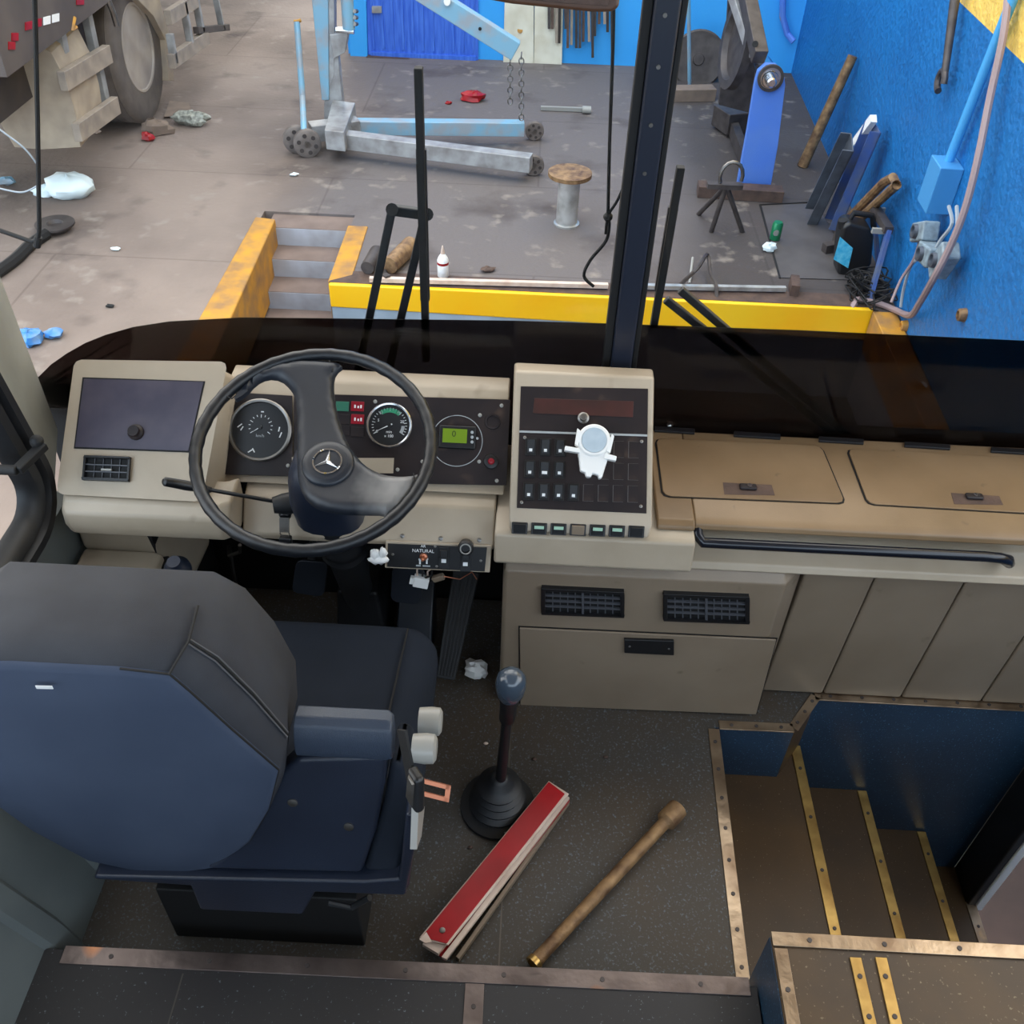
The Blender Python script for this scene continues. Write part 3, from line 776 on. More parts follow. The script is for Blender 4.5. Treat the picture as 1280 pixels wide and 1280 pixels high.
q = MB(); q.cyl(PHF.P(u2, v2, .0145), PHF.P(u2, v2, .017), .0255, 32); part_label(q.build('pad', mat('pale_blue_pad', (186, 200, 210), .4, col2=(170, 186, 198), scale=40), H_), 'pale blue round pad')
for pts in ([(706, 559), (724, 562), (725, 568), (705, 565)], [(756, 568), (770, 572), (769, 578), (754, 575)], [(721, 537), (726, 541), (722, 560), (718, 557)], [(764, 544), (767, 547), (762, 568), (757, 566)]):
    plate(PHF, pts, .0, .016).build('claw', M['white'], H_, bevel=.0015)
q = MB(); q.lathe(CF.P(u2, v2 - .02, .0025), CF.n, [(.0015, .03), (.004, .028), (.012, .014), (.034, .012)], 24); q.build('suction_mount', M['white'], H_)

# ---- lower switch panel
LP = PT(1.425, .485, 1.445, .53)
S_ = thing('air_switch_panel', 'narrow black switch panel hanging under the dash beside the steering column', 'switch panel', tuple(LP.at(548, 697)))
plate(LP, [(481, 710), (612, 716), (615, 682), (482, 676)], -.010, .0).build('bracket', M['beige'], S_, bevel=.002)
plate(LP, [(484, 708), (606, 714), (609, 684), (485, 679)], .0, .003).build('plate', M['black'], S_, bevel=.001)
LL = LP.lifted(.003)
u, v = LL.uv(529, 682.6); text('lettering', 'AR', LL, u, v, .0085, M['ink'], S_)
u, v = LL.uv(529, 688.6); text('lettering', 'NATURAL', LL, u, v, .0105, M['ink'], S_)
for px, py, w_ in ((525, 702, .0018), (533.5, 701.5, .0018)):
    u, v = LL.uv(px, py); q = MB(); q.fbox(LL, u - w_, u + w_, v - .006, v + .006, 0, .0006); q.fbox(LL, u - .003, u + .003, v + .003, v + .007, 0, .0006); q.build('marking', M['ink'], S_)
for px, py, w_ in ((523, 707, .005), (533, 707.5, .008)):
    u, v = LL.uv(px, py); q = MB(); q.fbox(LL, u - w_, u + w_, v - .0016, v + .0016, 0, .0006); q.build('marking', M['tick'], S_)
u, v = LL.uv(529.5, 696); q = MB(); q.lathe(LL.P(u, v, 0), LL.n, [(0, .009), (.003, .008), (.004, .004), (.02, .0035), (.022, .002)], 14); q.build('toggle', M['copper'], S_)
for px, py in ((555, 696), (582, 700)):
    u, v = LL.uv(px, py); q = MB(); q.fbox(LL, u - .011, u + .011, v - .026, v + .022, 0, .003); r_ = q.build('rocker_switch', M['rubber'], S_, bevel=.001)
    q = MB(); q.fbox(LL, u - .005, u + .005, v - .012, v - .004, .003, .0048); q.build('legend', M['ink'], r_)
    q = MB(); q.fbox(LL, u - .008, u + .008, v - .001, v + .018, .003, .009); q.build('rocker', M['black'], r_, bevel=.002)
u, v = LL.uv(583, 681); c0 = LL.P(u, v, .0)
q = MB(); q.lathe(c0, LL.n, [(0, .013), (.006, .016), (.022, .017), (.026, .014), (.026, .0105), (.02, .009)], 24); kn = q.build('push_knob', M['black'], S_)
q = MB(); arc2(LL, u, v, .0095, 0, 360, 24, .0025, .001, q, .0262); q.build('knob_ring', M['silver'], kn)
screws(LL, [(491, 693), (544, 683), (546, 708), (601, 701)], S_, .003, 'steel', 0)
KP = PT(1.455, .545, 1.505, .605)
screws(KP, [(503, 670), (551, 673), (599, 675)], D, .005, 'steel', .001)
# ------------------------------------------------------------------ steering wheel
ti = math.radians(18.5)
WC = Vector((-.404, 1.418, .82)); WR = .224
SF = Plane(WC, (1, 0, 0), (0, math.cos(ti), math.sin(ti)))
Sw = thing('steering_wheel', 'large black two-spoke bus steering wheel turned so one spoke points up', 'steering wheel', tuple(WC))
n = 96
b = MB()
pts = [SF.P(WR * math.cos(2 * PI * i / n), WR * math.sin(2 * PI * i / n)) for i in range(n)]
rad = []
rings = []
for i in range(n):
    a = 2 * PI * i / n
    d = SF.u * math.cos(a) + SF.v * math.sin(a)
    rr = .0125 + .0008 * math.cos(a * 36)
    rings.append([SF.o + d * (WR + rr * math.cos(2 * PI * k / 12)) + SF.n * (rr * 1.05 * math.sin(2 * PI * k / 12)) for k in range(12)])
rings.append(rings[0]); b.loft(rings, False, False)
b.build('rim', M['wheelrub'], Sw, ang=60)
zz = lambda x, y: (220 + x / 3.048, 420 + y / 3.048)
# spoke outline (pixels of the detail view); the body dishes down to the hub
outl = [(215, 245), (262, 218), (300, 175), (345, 152), (395, 155), (432, 185), (452, 225), (458, 300), (455, 400), (456, 500), (465, 560), (492, 610), (540, 645), (620, 662), (720, 668), (790, 672), (800, 690), (850, 650), (895, 590), (925, 525), (905, 532), (850, 532), (790, 522), (735, 495), (690, 455), (650, 395), (622, 320), (602, 240), (596, 170), (606, 130), (640, 108), (560, 92), (470, 92), (380, 108), (300, 150), (240, 205)]
hub = Vector(SF.uv(*zz(578, 490)))
o_uv = [Vector(SF.uv(*zz(*p))) for p in outl]
def clampr(p):
    return p * min(1.0, (WR + .004) / p.length) if p.length > 0 else p
o_uv = [clampr(p) for p in o_uv]
def dish(p):
    r = min(1.0, p.length / WR)
    return -.018 * (1 - r ** 2)
from mathutils.geometry import delaunay_2d_cdt
grid = []
def inside(p, poly):
    c = False
    for k in range(len(poly)):
        a, d = poly[k - 1], poly[k]
        if (a.y > p.y) != (d.y > p.y) and p.x < (d.x - a.x) * (p.y - a.y) / (d.y - a.y) + a.x: c = not c
    return c
def edist(p, poly):
    best = 9
    for k in range(len(poly)):
        a, d = poly[k - 1], poly[k]; e = d - a
        t = max(0, min(1, (p - a).dot(e) / max(e.dot(e), 1e-12))); best = min(best, (p - a - e * t).length)
    return best
# round the outline once (corner cutting)
sm = []
for k in range(len(o_uv)):
    a, d = o_uv[k], o_uv[(k + 1) % len(o_uv)]
    sm += [a.lerp(d, .25), a.lerp(d, .75)]
o_uv = sm
step = .009
for ix in range(-26, 27):
    for iy in range(-26, 27):
        p = Vector((ix * step, iy * step))
        if inside(p, o_uv) and edist(p, o_uv) > .005: grid.append(p)
vs_, es_, fs_, *_r = delaunay_2d_cdt(o_uv + grid, [], [list(range(len(o_uv)))], 1, 1e-6)
bm = bmesh.new()
def lift(p):
    e = min(edist(p, o_uv) / .016, 1.0)
    return dish(p) + .002 + .010 * (1 - (1 - e) ** 2) ** .5
bv = [bm.verts.new(SF.P(p.x, p.y, lift(p))) for p in vs_]
bf = [bm.faces.new([bv[k] for k in f]) for f in fs_]
ext = bmesh.ops.extrude_face_region(bm, geom=bf)
for v in [g for g in ext['geom'] if isinstance(g, bmesh.types.BMVert)]:
    d = v.co - SF.o; p = Vector((d.dot(SF.u), d.dot(SF.v))); v.co = SF.P(p.x, p.y, dish(p) - .010)
q = MB(); q.bm.free(); q.bm = bm
spk = q.build('spokes', M['wheelpad'], Sw, ang=65)
# worn pale end of the lower spoke: a patch of wear in the pad material, fixed to the spoke
wm = M['wheelpad'].copy(); wm.name = 'worn_steering_pad'; spk.data.materials[0] = wm
nt_ = wm.node_tree; N_ = nt_.nodes; bs = N_['Principled BSDF']
old = bs.inputs['Base Color'].links[0].from_socket
tc_ = N_.new('ShaderNodeTexCoord'); vd = N_.new('ShaderNodeVectorMath'); vd.operation = 'DISTANCE'
nt_.links.new(tc_.outputs['Object'], vd.inputs[0])
wu, wv = SF.uv(*zz(850, 590)); vd.inputs[1].default_value = SF.P(wu, wv, .0) - WORLD[spk.name]
nz_ = N_.new('ShaderNodeTexNoise'); nz_.inputs['Scale'].default_value = 30; nt_.links.new(tc_.outputs['Object'], nz_.inputs['Vector'])
ad_ = N_.new('ShaderNodeMath'); ad_.operation = 'MULTIPLY_ADD'; nt_.links.new(nz_.outputs['Fac'], ad_.inputs[0]); ad_.inputs[1].default_value = .05; nt_.links.new(vd.outputs['Value'], ad_.inputs[2])
mr_ = N_.new('ShaderNodeMapRange'); mr_.inputs[1].default_value = .115; mr_.inputs[2].default_value = .03; mr_.inputs[3].default_value = 0; mr_.inputs[4].default_value = .85; nt_.links.new(ad_.outputs[0], mr_.inputs[0])
mx_ = N_.new('ShaderNodeMix'); mx_.data_type = 'RGBA'; nt_.links.new(mr_.outputs[0], mx_.inputs['Factor']); nt_.links.new(old, mx_.inputs['A']); mx_.inputs['B'].default_value = rgb((136, 134, 132))
nt_.links.new(mx_.outputs['Result'], bs.inputs['Base Color'])
# worn pale patch on the lower right spoke end
HP = SF.lifted(-.006)
q = MB(); hu, hv = HP.uv(*zz(580, 490))
q.lathe(HP.P(hu, hv, -.004), SF.n, [(0, .050), (.009, .050), (.013, .046), (.0145, .036), (.0145, .0)], 40, cap=True)
hp = q.build('horn_pad', M['wheelpad'], Sw, ang=50)
EM = HP.lifted(.0112)
q = MB(); R_ = .0285
arc2(EM, hu, hv, R_ - .003, 0, 360, 48, .003, .0016, q)
q.build('emblem_ring', M['chrome'], hp)
q = MB()
tilt = -2
for k in range(3):
    a = math.radians(90 + 120 * k + tilt); d = Vector((math.cos(a), math.sin(a))); e = Vector((-d.y, d.x))
    c = Vector((hu, hv)); t = c + d * (R_ - .001); l = c + e * .0042 - d * 0; r = c - e * .0042
    q.hexa([EM.P(l.x, l.y, 0), EM.P(r.x, r.y, 0), EM.P(t.x, t.y, 0)], [EM.P(l.x * .5 + r.x * .5, l.y * .5 + r.y * .5, .0028), EM.P(r.x * .7 + c.x * .3, r.y * .7 + c.y * .3, .0012), EM.P(t.x, t.y, .0012)])
q.build('emblem_star', M['chrome'], hp)
# seams between spokes and rim
for pl_ in ([(905, 528), (912, 560), (890, 610), (862, 645)], [(196, 238), (215, 245), (230, 232)], [(585, 100), (598, 125), (598, 140)]):
    ps = []
    for x, y in pl_:
        p = Vector(SF.uv(*zz(x, y))); p = clampr(p); ps.append(SF.P(p.x, p.y, dish(p) + .0085))
    MB().tube(ps, .0012, 6).build('seam', M['blackm'], Sw)

# ---- steering column
axd = -SF.n
Cc = thing('steering_column', 'dark steering column cowl with ribbed boot and ignition key under the wheel', 'steering column', tuple(WC + axd * .5))
def ell(c, d, ru, rv, n=20, sq=2.6):
    out = []
    for i in range(n):
        a = 2 * PI * i / n
        cu = math.copysign(abs(math.cos(a)) ** (2 / sq), math.cos(a)); sv = math.copysign(abs(math.sin(a)) ** (2 / sq), math.sin(a))
        out.append(c + SF.u * (ru * cu) + SF.v * (rv * sv))
    return out
b = MB()
b.loft([ell(WC + axd * t + SF.v * o, axd, ru, rv) for t, ru, rv, o in ((.035, .03, .03, 0), (.05, .05, .05, 0), (.09, .066, .06, -.004), (.16, .074, .064, -.012), (.225, .074, .062, -.012), (.24, .054, .048, -.008))])
b.build('cowl', M['seatplastic'], Cc, ang=40)
b = MB(); prof = [(.225, .040)]
for i in range(7):
    t = .24 + i * .028
    prof += [(t, .050 + .002 * (i % 2)), (t + .012, .056), (t + .022, .048)]
b.lathe(WC, axd, prof + [(.46, .045), (.60, .04), (.78, .04)], 28); b.build('boot', M['rubber'], Cc, ang=60)
b = MB(); c0 = WC + axd * .40
b.hexa([(-.47, 1.60, .0), (-.33, 1.60, .0), (-.33, 1.78, .0), (-.47, 1.78, .0)], [(-.45, 1.60, .22), (-.35, 1.60, .22), (-.35, 1.78, .22), (-.45, 1.78, .22)])
b.build('pedestal', M['rubber'], Cc, bevel=.01)
screws(SF.lifted(-.2), [(381, 649), (432, 655)], Cc, .003, 'steel', 0)
# stalk
sp0 = PY(1.46).at(350, 628); sp1 = PY(1.36).at(206, 602)
b = MB(); m_ = sp0.lerp(sp1, .62)
b.tube([sp0 + Vector((.03, .0, -.01)), sp0, m_], .0042, 10); st = b.build('indicator_stalk', M['black'], Cc)
b = MB(); b.lathe(m_, sp1 - m_, [(0, .006), (.02, .0085), (.05, .010), ((sp1 - m_).length, .009), ((sp1 - m_).length + .004, .005)], 14); b.build('grip', M['black'], st)
b = MB(); b.lathe(sp0 + Vector((-.012, -.01, .0)), Vector((1, .3, 0)), [(0, .017), (.02, .022), (.05, .024), (.08, .024)], 18); b.build('stalk_socket', M['rubber'], Cc)
k0 = PY(1.45).at(356, 645)
b = MB(); b.lathe(k0 + Vector((0, .05, .01)), (0, -1, -.2), [(0, .013), (.05, .013), (.055, .009)], 18); ig = b.build('ignition_lock', M['black'], Cc)
b = MB(); b.bar(k0 + Vector((0, -.005, 0)), k0 + Vector((0, -.02, -.028)), .004, .02, (1, 0, 0)); b.tube([k0 + Vector((.0, -.02, -.02)) + Vector((.010 * math.cos(t / 8 * 2 * PI), 0, .010 * math.sin(t / 8 * 2 * PI) - .012)) for t in range(8)], .0012, 6, True); b.build('key', M['steel'], ig)
k1 = k0 + Vector((.001, -.022, -.052))
b = MB(); b.bar(k1 + Vector((0, 0, .014)), k1 - Vector((0, .004, .022)), .026, .016, (0, 1, 0)); b.build('key_fob', M['black'], ig, bevel=.004)

# ---- pedals
def pedal(name, lab, F, pts, ribs=0, m='rubber', arm=None, th=.012, c=.014, horiz=False):
    t = thing(name, lab, 'pedal', tuple(F.at(*pts[0])))
    cplate(F, pts, -th, 0, c).build('pad', M[m], t, bevel=.003)
    if ribs:
        at = quad_uv(F, pts[2], pts[3], pts[0], pts[1]) if False else quad_uv(F, pts[3], pts[2], pts[1], pts[0])
        q = MB()
        for i in range(ribs):
            s = (i + .5) / ribs
            s0, s1 = s - .25 / ribs, s + .25 / ribs
            cc = [at(s0, .97), at(s1, .97), at(s1, .05), at(s0, .05)]
            q.hexa([F.P(p.x, p.y, 0) for p in cc], [F.P(p.x, p.y, .004) for p in cc])
        q.build('tread_ribs', M[m], t, bevel=.0008)
    if arm:
        q = MB(); q.tube(arm, .012, 8); q.build('arm', M['blackm'], t)
    return t
pf = PT(1.56, .20, 1.60, .30)
a0 = pf.at(388, 712)
pedal('clutch_pedal', 'worn grey clutch pedal pad to the window side of the column', pf, [(364, 741), (404, 747), (411, 703), (370, 700)], m='wheelpad', arm=[a0 + Vector((0, .012, 0)), a0 + Vector((.01, .10, .10)), a0 + Vector((.01, .2, .2))])
a0 = pf.at(510, 725)
pedal('brake_pedal', 'dark brake pedal pad hidden partly behind the hanging connector', pf, [(488, 752), (524, 757), (533, 712), (490, 708)], m='wheelpad', arm=[a0 + Vector((0, .012, 0)), a0 + Vector((-.01, .10, .10)), a0 + Vector((-.01, .2, .2))])
pedal('accelerator_pedal', 'long ribbed black accelerator treadle hinged at the cab floor', PT(1.475, .03, 1.66, .20), [(545, 847), (568, 851), (600, 716), (566, 712)], 6, c=.005)
q = MB(); q.hexa([(-.31, 1.55, .001), (-.215, 1.55, .001), (-.215, 1.70, .001), (-.31, 1.70, .001)], [(-.305, 1.60, .12), (-.215, 1.60, .12), (-.215, 1.70, .2), (-.305, 1.70, .2)])
tobj(q.build('pedal_bracket', M['wheelpad'], bevel=.006), 'dull grey sheet bracket standing under the brake pedal', 'bracket')
# hand valve on the left
c0 = PY(1.37).at(222, 702)
t = thing('hand_brake_valve', 'black round valve on a stalk in the footwell by the side wall', 'valve', (c0.x, c0.y, 0))
q = MB(); q.lathe(c0 - Vector((0, 0, .04)), (0, -.3, 1), [(0, .022), (.02, .028), (.035, .027), (.045, .018), (.06, .014)], 20); q.build('body', M['seatplastic'], t, ang=50)
q = MB(); q.tube([c0 - Vector((0, 0, .03)), (c0.x, c0.y + .02, c0.z * .5), (c0.x + .02, c0.y + .03, .0)], .014, 10); q.build('stalk', M['rubber'], t)
c0 = PY(1.70).at(300, 690)
q = MB(); q.tube([(c0.x - .06, c0.y + .06, .0), (c0.x - .055, c0.y + .07, c0.z - .05), c0 + Vector((-.03, 0, -.015)), c0, c0 + Vector((.006, -.005, .03))], .005, 8)
tobj(q.build('release_lever', M['steel']), 'small bent bright lever in the dark footwell near the clutch', 'lever')

# ---- side console at left
b = MB()
pr = [(-.825, .003), (-.80, .003), (-.785, .25), (-.808, .425), (-.825, .432), (-.985, .432), (-.985, .405)]
b.hexa([(x, 1.02, z) for x, z in pr], [(x, 1.50, z) for x, z in pr])
Lc = thing('side_console', 'pale side console box between the driver seat and the window wall', 'side console', (-.87, 1.3, 0))
b.build('box', M['beige'], Lc, bevel=.008, seg=3)
pr = [(-.86, .14), (-.80, .26), (-.835, .51), (-.85, .53), (-.99, .55), (-.99, .43)]
b = MB(); b.hexa([(x, 1.503, z) for x, z in pr], [(x + (.01 if z < .3 else .0), 1.72, z + (.02 if z > .5 else 0)) for x, z in pr]); b.build('end_cap', M['beige'], Lc, bevel=.01, seg=3)
b = MB(); b.bar((-.80, 1.30, .385), (-.806, 1.505, .405), .012, .018, (1, 0, .3)); b.build('groove', M['blackm'], Lc)

# ---- loose wiring at the column
pw = PY(1.44)
c0 = PY(1.46).at(527, 727)
t = thing('hanging_connector', 'white multi-pin plug dangling on wires under the black switch panel', 'connector', tuple(c0))
F = Plane(c0, (1, .0, -.2), (.2, .2, 1))
q = MB(); q.fbox(F, -.018, .016, -.012, .014, -.01, .01); q.build('plug', M['white'], t, bevel=.002)
q = MB(); q.fbox(F, -.026, -.018, -.008, .008, -.006, .006); q.build('latch', M['white'], t)
for k, (dx, m) in enumerate(((-.012, 'offwhite'), (0, 'blackm'), (.012, 'offwhite'))):
    q = MB(); q.tube([F.P(dx, .012), F.P(dx - .004, .03), F.P(dx + .01, .05), F.P(dx + .02, .07, -.02)], .0022, 6); q.build('wire', M[m], t)
c0 = PY(1.46).at(548, 722)
t = thing('spare_plug', 'small grey plug with loose wires beside the white hanging connector', 'connector', tuple(c0))
F = Plane(c0, (1, 0, .5), (-.5, 0, 1))
q = MB(); q.fbox(F, -.014, .014, -.007, .007, -.006, .006); q.build('plug', M['grey_beige'], t, bevel=.002)
q = MB(); q.tube([F.P(-.012, 0), F.P(-.03, -.006), F.P(-.03, .01), F.P(-.01, .012), F.P(0, .03), F.P(.0, .05)], .0025, 6); q.build('wire', M['blackm'], t)
q = MB(); q.tube([F.P(.012, 0), PY(1.46).at(575, 724), PY(1.46).at(590, 715), PY(1.46).at(596, 724)], .0014, 6); q.build('loose_wire', M['copper'], t)
c0 = PY(1.42).at(473, 699)
q = MB(); q.ball(c0, .022, .012, .012, 12, .18)
for k in range(4): q.ball(c0 + Vector((random.uniform(-.012, .012), .0, random.uniform(.0, .05))), .009, .008, .016, 8, .2)
tobj(q.build('paper_tissue', M['white'], ang=180), 'crumpled white tissue tucked at the end of the black switch panel', 'tissue')
c0 = PZ(.0).at(594, 842)
q = MB(); q.ball((c0.x, c0.y, .022), .03, .026, .022, 12, .22); q.ball((c0.x + .015, c0.y - .008, .018), .02, .018, .018, 10, .22)
tobj(q.build('paper_ball', M['white'], ang=20), 'crumpled pale paper ball on the floor beside the accelerator', 'paper')
c0 = DK.at(836, 533); q = MB(); q.ball((c0.x, c0.y, .628), .012, .007, .008, 10, .25); tobj(q.build('paper_scrap', M['white'], ang=20), 'tiny white paper scrap at the windscreen edge of the tan deck', 'paper scrap')

# ---- gear lever
g0 = PZ(0).at(622, 1008)
t = thing('gear_lever', 'tall gear lever with glossy black knob and ribbed boot on the cab floor', 'gear lever', tuple(g0))
top = PY(g0.y - .03).at(639, 852)
dv = (top - g0).normalized()
q = MB(); prof = [(-.002, .085), (.008, .085), (.012, .07)]
for i, r in enumerate((.062, .056, .05, .045)):
    prof += [(.014 + i * .022, r), (.026 + i * .022, r + .004), (.034 + i * .022, r - .008)]
prof += [(.105, .032), (.12, .022), (.13, .014)]
q.lathe(g0 + Vector((0, 0, .003)), Vector((dv.x * .5, dv.y * .5, 1)), prof, 28); q.build('boot', M['rubber'], t, ang=60)
L_ = (top - g0).length
q = MB(); q.tube([g0 + dv * .08, g0 + dv * (L_ - .12)], [.0125, .0105], 12); q.build('shaft', M['black'], t)
q = MB(); q.lathe(g0, dv, [(L_ - .135, .011), (L_ - .13, .0165), (L_ - .08, .0175), (L_ - .05, .021)], 20); q.build('grip', M['black'], t, ang=50)
q = MB(); q.lathe(g0, dv, [(L_ - .05, .0215), (L_ - .035, .027), (L_ - .012, .030), (L_ + .01, .028), (L_ + .022, .020), (L_ + .027, .008)], 24); q.build('knob', mat('glossy_knob', (60, 72, 86), .22, coat=.5), t, ang=60)
q = MB(); q.cyl((g0.x + .03, g0.y - .07, .004), (g0.x + .03, g0.y - .07, .012), .012, 12); q.build('boot_screw', M['steel'], t)

# ---- folded warning triangle
za, zb = .085, .06
TZ = PZ(.05)
def on(px, z): return PZ(z).at(*px)
t = thing('warning_triangle', 'folded red and white reflective warning triangle lying on the cab floor by the gear lever', 'warning triangle', tuple(on((620, 1085), 0)))
def slab(b, pts, z, th): 
    p = [on(k, z) for k in pts]; b.prism(p, (0, 0, -th)); return b
slab(MB(), [(524, 1172), (560, 1181), (711, 992), (686, 976)], .050, .006).build('white_backing', M['offwhite'], t, bevel=.001)
sr = slab(MB(), [(527, 1171), (558, 1179), (706, 992), (686, 977)], .0525, .0035).build('red_face', M['red'], t, bevel=.0008)
slab(MB(), [(524, 1174), (532, 1179), (540, 1177), (533, 1165)], .054, .003).build('end_cap', M['offwhite'], t)
u = on((553, 1163), .053); q = MB(); q.lathe(u, (0, 0, 1), [(0, .006), (.0015, .006), (.002, .003)], 12); q.build('rivet', M['steel'], sr)
slab(MB(), [(545, 1190), (556, 1199), (712, 1000), (700, 998)], .030, .008).build('lower_red_arm', M['red'], t)
slab(MB(), [(552, 1196), (558, 1199), (712, 997), (707, 993)], .040, .008).build('lower_white_arm', M['offwhite'], t)
slab(MB(), [(528, 1180), (548, 1192), (705, 1000), (690, 985)], .040, .012).build('inner_frame', M['offwhite'], t)
q = MB(); q.bar(on((572, 1199), .012), on((710, 1003), .012), .008, .014); q.build('folding_foot', M['grey_beige'], t)
q = MB(); q.bar(on((560, 1196), .016), on((690, 1010), .016), .006, .02); q.build('side_frame', M['iron'], t)
q = MB(); q.box(*[k for k in (on((540, 1180), .01).x - .004, on((540, 1180), .01).x + .02)], on((540, 1180), .01).y, on((540, 1180), .01).y + .02, .0005, .03); q.build('foot_pad', M['offwhite'], t)
# ---- wheel wrench pipe
p0 = on((668, 1203), .017); p1 = on((846, 1012), .024)
t = thing('wheel_wrench', 'rusty tubular wheel wrench with socket end lying on the cab floor', 'wrench', (p0.x * .5 + p1.x * .5, p0.y * .5 + p1.y * .5, 0))
d = (p1 - p0); L_ = d.length; d.normalize()
q = MB(); q.lathe(p0, d, [(.004, .0145), (.03, .0135), (L_ * .5, .014), (L_ - .05, .0145), (L_ - .042, .02)], 18); q.build('pipe', M['rusty'], t)
q = MB(); q.lathe(p0 + d * (L_ - .046), d, [(0, .017), (.006, .0235), (.05, .0235), (.052, .021), (.052, .014), (.03, .0138)], 20); q.build('socket_end', M['rusty'], t)
q = MB(); q.lathe(p0 - d * .006, d, [(.012, .0165), (0, .0175), (0, .0125), (.03, .012)], 18); q.build('flared_end', M['warm_gold'], t)
# crumbs of grit on the floor
for k, (px, py) in enumerate(((757, 947), (588, 1060), (607, 930), (668, 950))):
    c0 = on((px, py), 0); q = MB(); q.ball((c0.x, c0.y, .003), .006, .004, .003, 8, .2)
    tobj(q.build('grit', M['rust_dark'] if k != 2 else M['offwhite'], ang=180), ['dark grit crumb on the floor between wrench socket and gear lever boot', 'tan grit crumb on the floor by the seat side of the red triangle', 'pale grit crumb on the floor below the gear knob', 'brown grit crumb on the floor near the gear shaft'][k], 'grit')
# ------------------------------------------------------------------ driver seat
Se = thing('driver_seat', 'blue-grey cloth driver seat seen from behind with folded armrest and navy plastic base', 'seat', (-.47, 1.0, 0))
SX = -.615
BP = PY(.80); BQ = PY(.905)
def mirror(right):       # right side points from top centre to bottom centre -> closed ring
    return right + [Vector((2 * SX - p.x, p.y, p.z)) for p in right[::-1]]
ra = [BP.at(150, 836), BP.at(212, 843), BP.at(238, 865), BP.at(290, 912), BP.at(348, 962), BP.at(336, 1010), BP.at(312, 1050), BP.at(272, 1082), BP.at(215, 1090)]
rb = [BQ.at(150, 752), BQ.at(249, 757), BQ.at(291, 778), BQ.at(330, 820), BQ.at(359, 869), BQ.at(362, 915), BQ.at(348, 965), BQ.at(318, 1020), BQ.at(215, 1045)]
rb = [Vector((p.x, .905, p.z)) for p in rb]
rb[7].z = min(rb[7].z, .40); rb[8] = Vector((rb[8].x, .905, .36)); rb[6].z = .50
b = MB()
rc = [Vector((p.x + (SX - p.x) * .02, .985, p.z - (.012 if p.z > .6 else -.004))) for p in rb]
rd = [Vector((p.x + (SX - p.x) * .16, 1.015, p.z - (.05 if p.z > .6 else -.02))) for p in rb]
bk = MB()
ra2 = [Vector((p.x + (SX - p.x) * .012, .797, p.z + (-.006 if p.z > .6 else .005))) for p in ra]
lip = [Vector((p.x, .802, p.z)) for p in ra]
mid = [a.lerp(c, .5) + Vector((0, -.008, .004 if a.z > .6 else -.004)) + (Vector((.010, 0, 0)) if a.x > SX + .12 else Vector((0, 0, .006))) for a, c in zip(lip, rb)]
bk.loft([mirror(lip), mirror(mid), mirror(rb), mirror(rc), mirror(rd)])
bo = part_label(bk.build('backrest', M['fabric2'], Se, ang=70, sub=0), 'dark grey padded backrest')
pn = MB()
cen = Vector((SX, 0, .62))
def ins(pts, k, y): return [Vector((p.x + (cen.x - p.x) * k, y, p.z + (cen.z - p.z) * k)) for p in pts]
pn.loft([mirror(ins(ra, -.004, .8035)), mirror(ins(ra, .0, .797)), mirror(ins(ra, .03, .7925)), mirror(ins(ra, .3, .787)), mirror(ins(ra, .7, .785))])
part_label(pn.build('rear_panel', M['fabric'], bo, ang=60), 'plain blue-grey cloth rear panel')
def seamline(pts, r=.0016, par=None, m='seam'):
    MB().tube(pts, r, 6).build('seam', M[m], par)
def bri(i, j, t, off=.003):   # on the border between rear panel outline i and outer outline j
    return lip[i]
mm_ = mirror(lip); seamline([p + Vector((0, -.002, 0)) for p in mm_[:9]], .0022, bo, 'blackm')
S2 = lambda px, py, t: (PY(.80 + .105 * t).at(px, py) + Vector((0, -.009, .003)))
seamline([lip[1] + Vector((0, -.004, .002)), mid[1] + Vector((0, -.003, .004)), rb[1] + Vector((0, -.004, .004))], .0022, bo, 'blackm')
p0, p1 = lip[1].lerp(mid[1], .8), lip[1].lerp(mid[1], .95)
side = [(lip[i].lerp(mid[i], .92), mid[i]) for i in (1, 2, 3, 4)]
for f, mt in ((.93, 'seam'), (1.0, 'blackm'), (1.06, 'seam')):
    pts = []
    for i in (1, 2, 3, 4):
        q = lip[i].lerp(mid[i], min(f, 1.0)) if f <= 1 else mid[i].lerp(rb[i], (f - 1))
        pts.append(q + Vector((.0008, -.0016, .0018)))
    seamline(pts, .0013, bo, mt)
q = MB(); w0 = BP.at(62, 846); q.fbox(Plane(w0 + Vector((0, -.0175, 0)), (1, 0, .05), (0, 0, 1)), -.012, .012, -.0035, .0035, 0, .0012); q.build('white_mark', M['white'], bo, bevel=.001)
# cushion
cz = .44
cx0, cx1 = -.73, -.155
b = MB()
def rr(x0, x1, y0, y1, z, r, n=5):
    pts = []
    for cx, cy, a0 in ((x1 - r, y1 - r, 0), (x0 + r, y1 - r, 90), (x0 + r, y0 + r, 180), (x1 - r, y0 + r, 270)):
        for i in range(n + 1):
            a = math.radians(a0 + 90 * i / n); pts.append((cx + r * math.cos(a), cy + r * math.sin(a), z))
    return pts
b.loft([rr(cx0 + .03, cx1 - .05, .86, 1.29, .27, .05), rr(cx0, cx1 - .015, .84, 1.315, .32, .07), rr(cx0 - .005, cx1, .84, 1.33, .38, .07), rr(cx0 + .005, cx1 - .008, .85, 1.325, .425, .07), rr(cx0 + .04, cx1 - .045, .88, 1.295, .448, .06), rr(cx0 + .10, cx1 - .10, .92, 1.25, .440, .05)])
cu = part_label(b.build('cushion', M['cushion'], Se, ang=70, sub=1), 'blue seat cushion, darkened for shade')
TPc = PZ(.447)
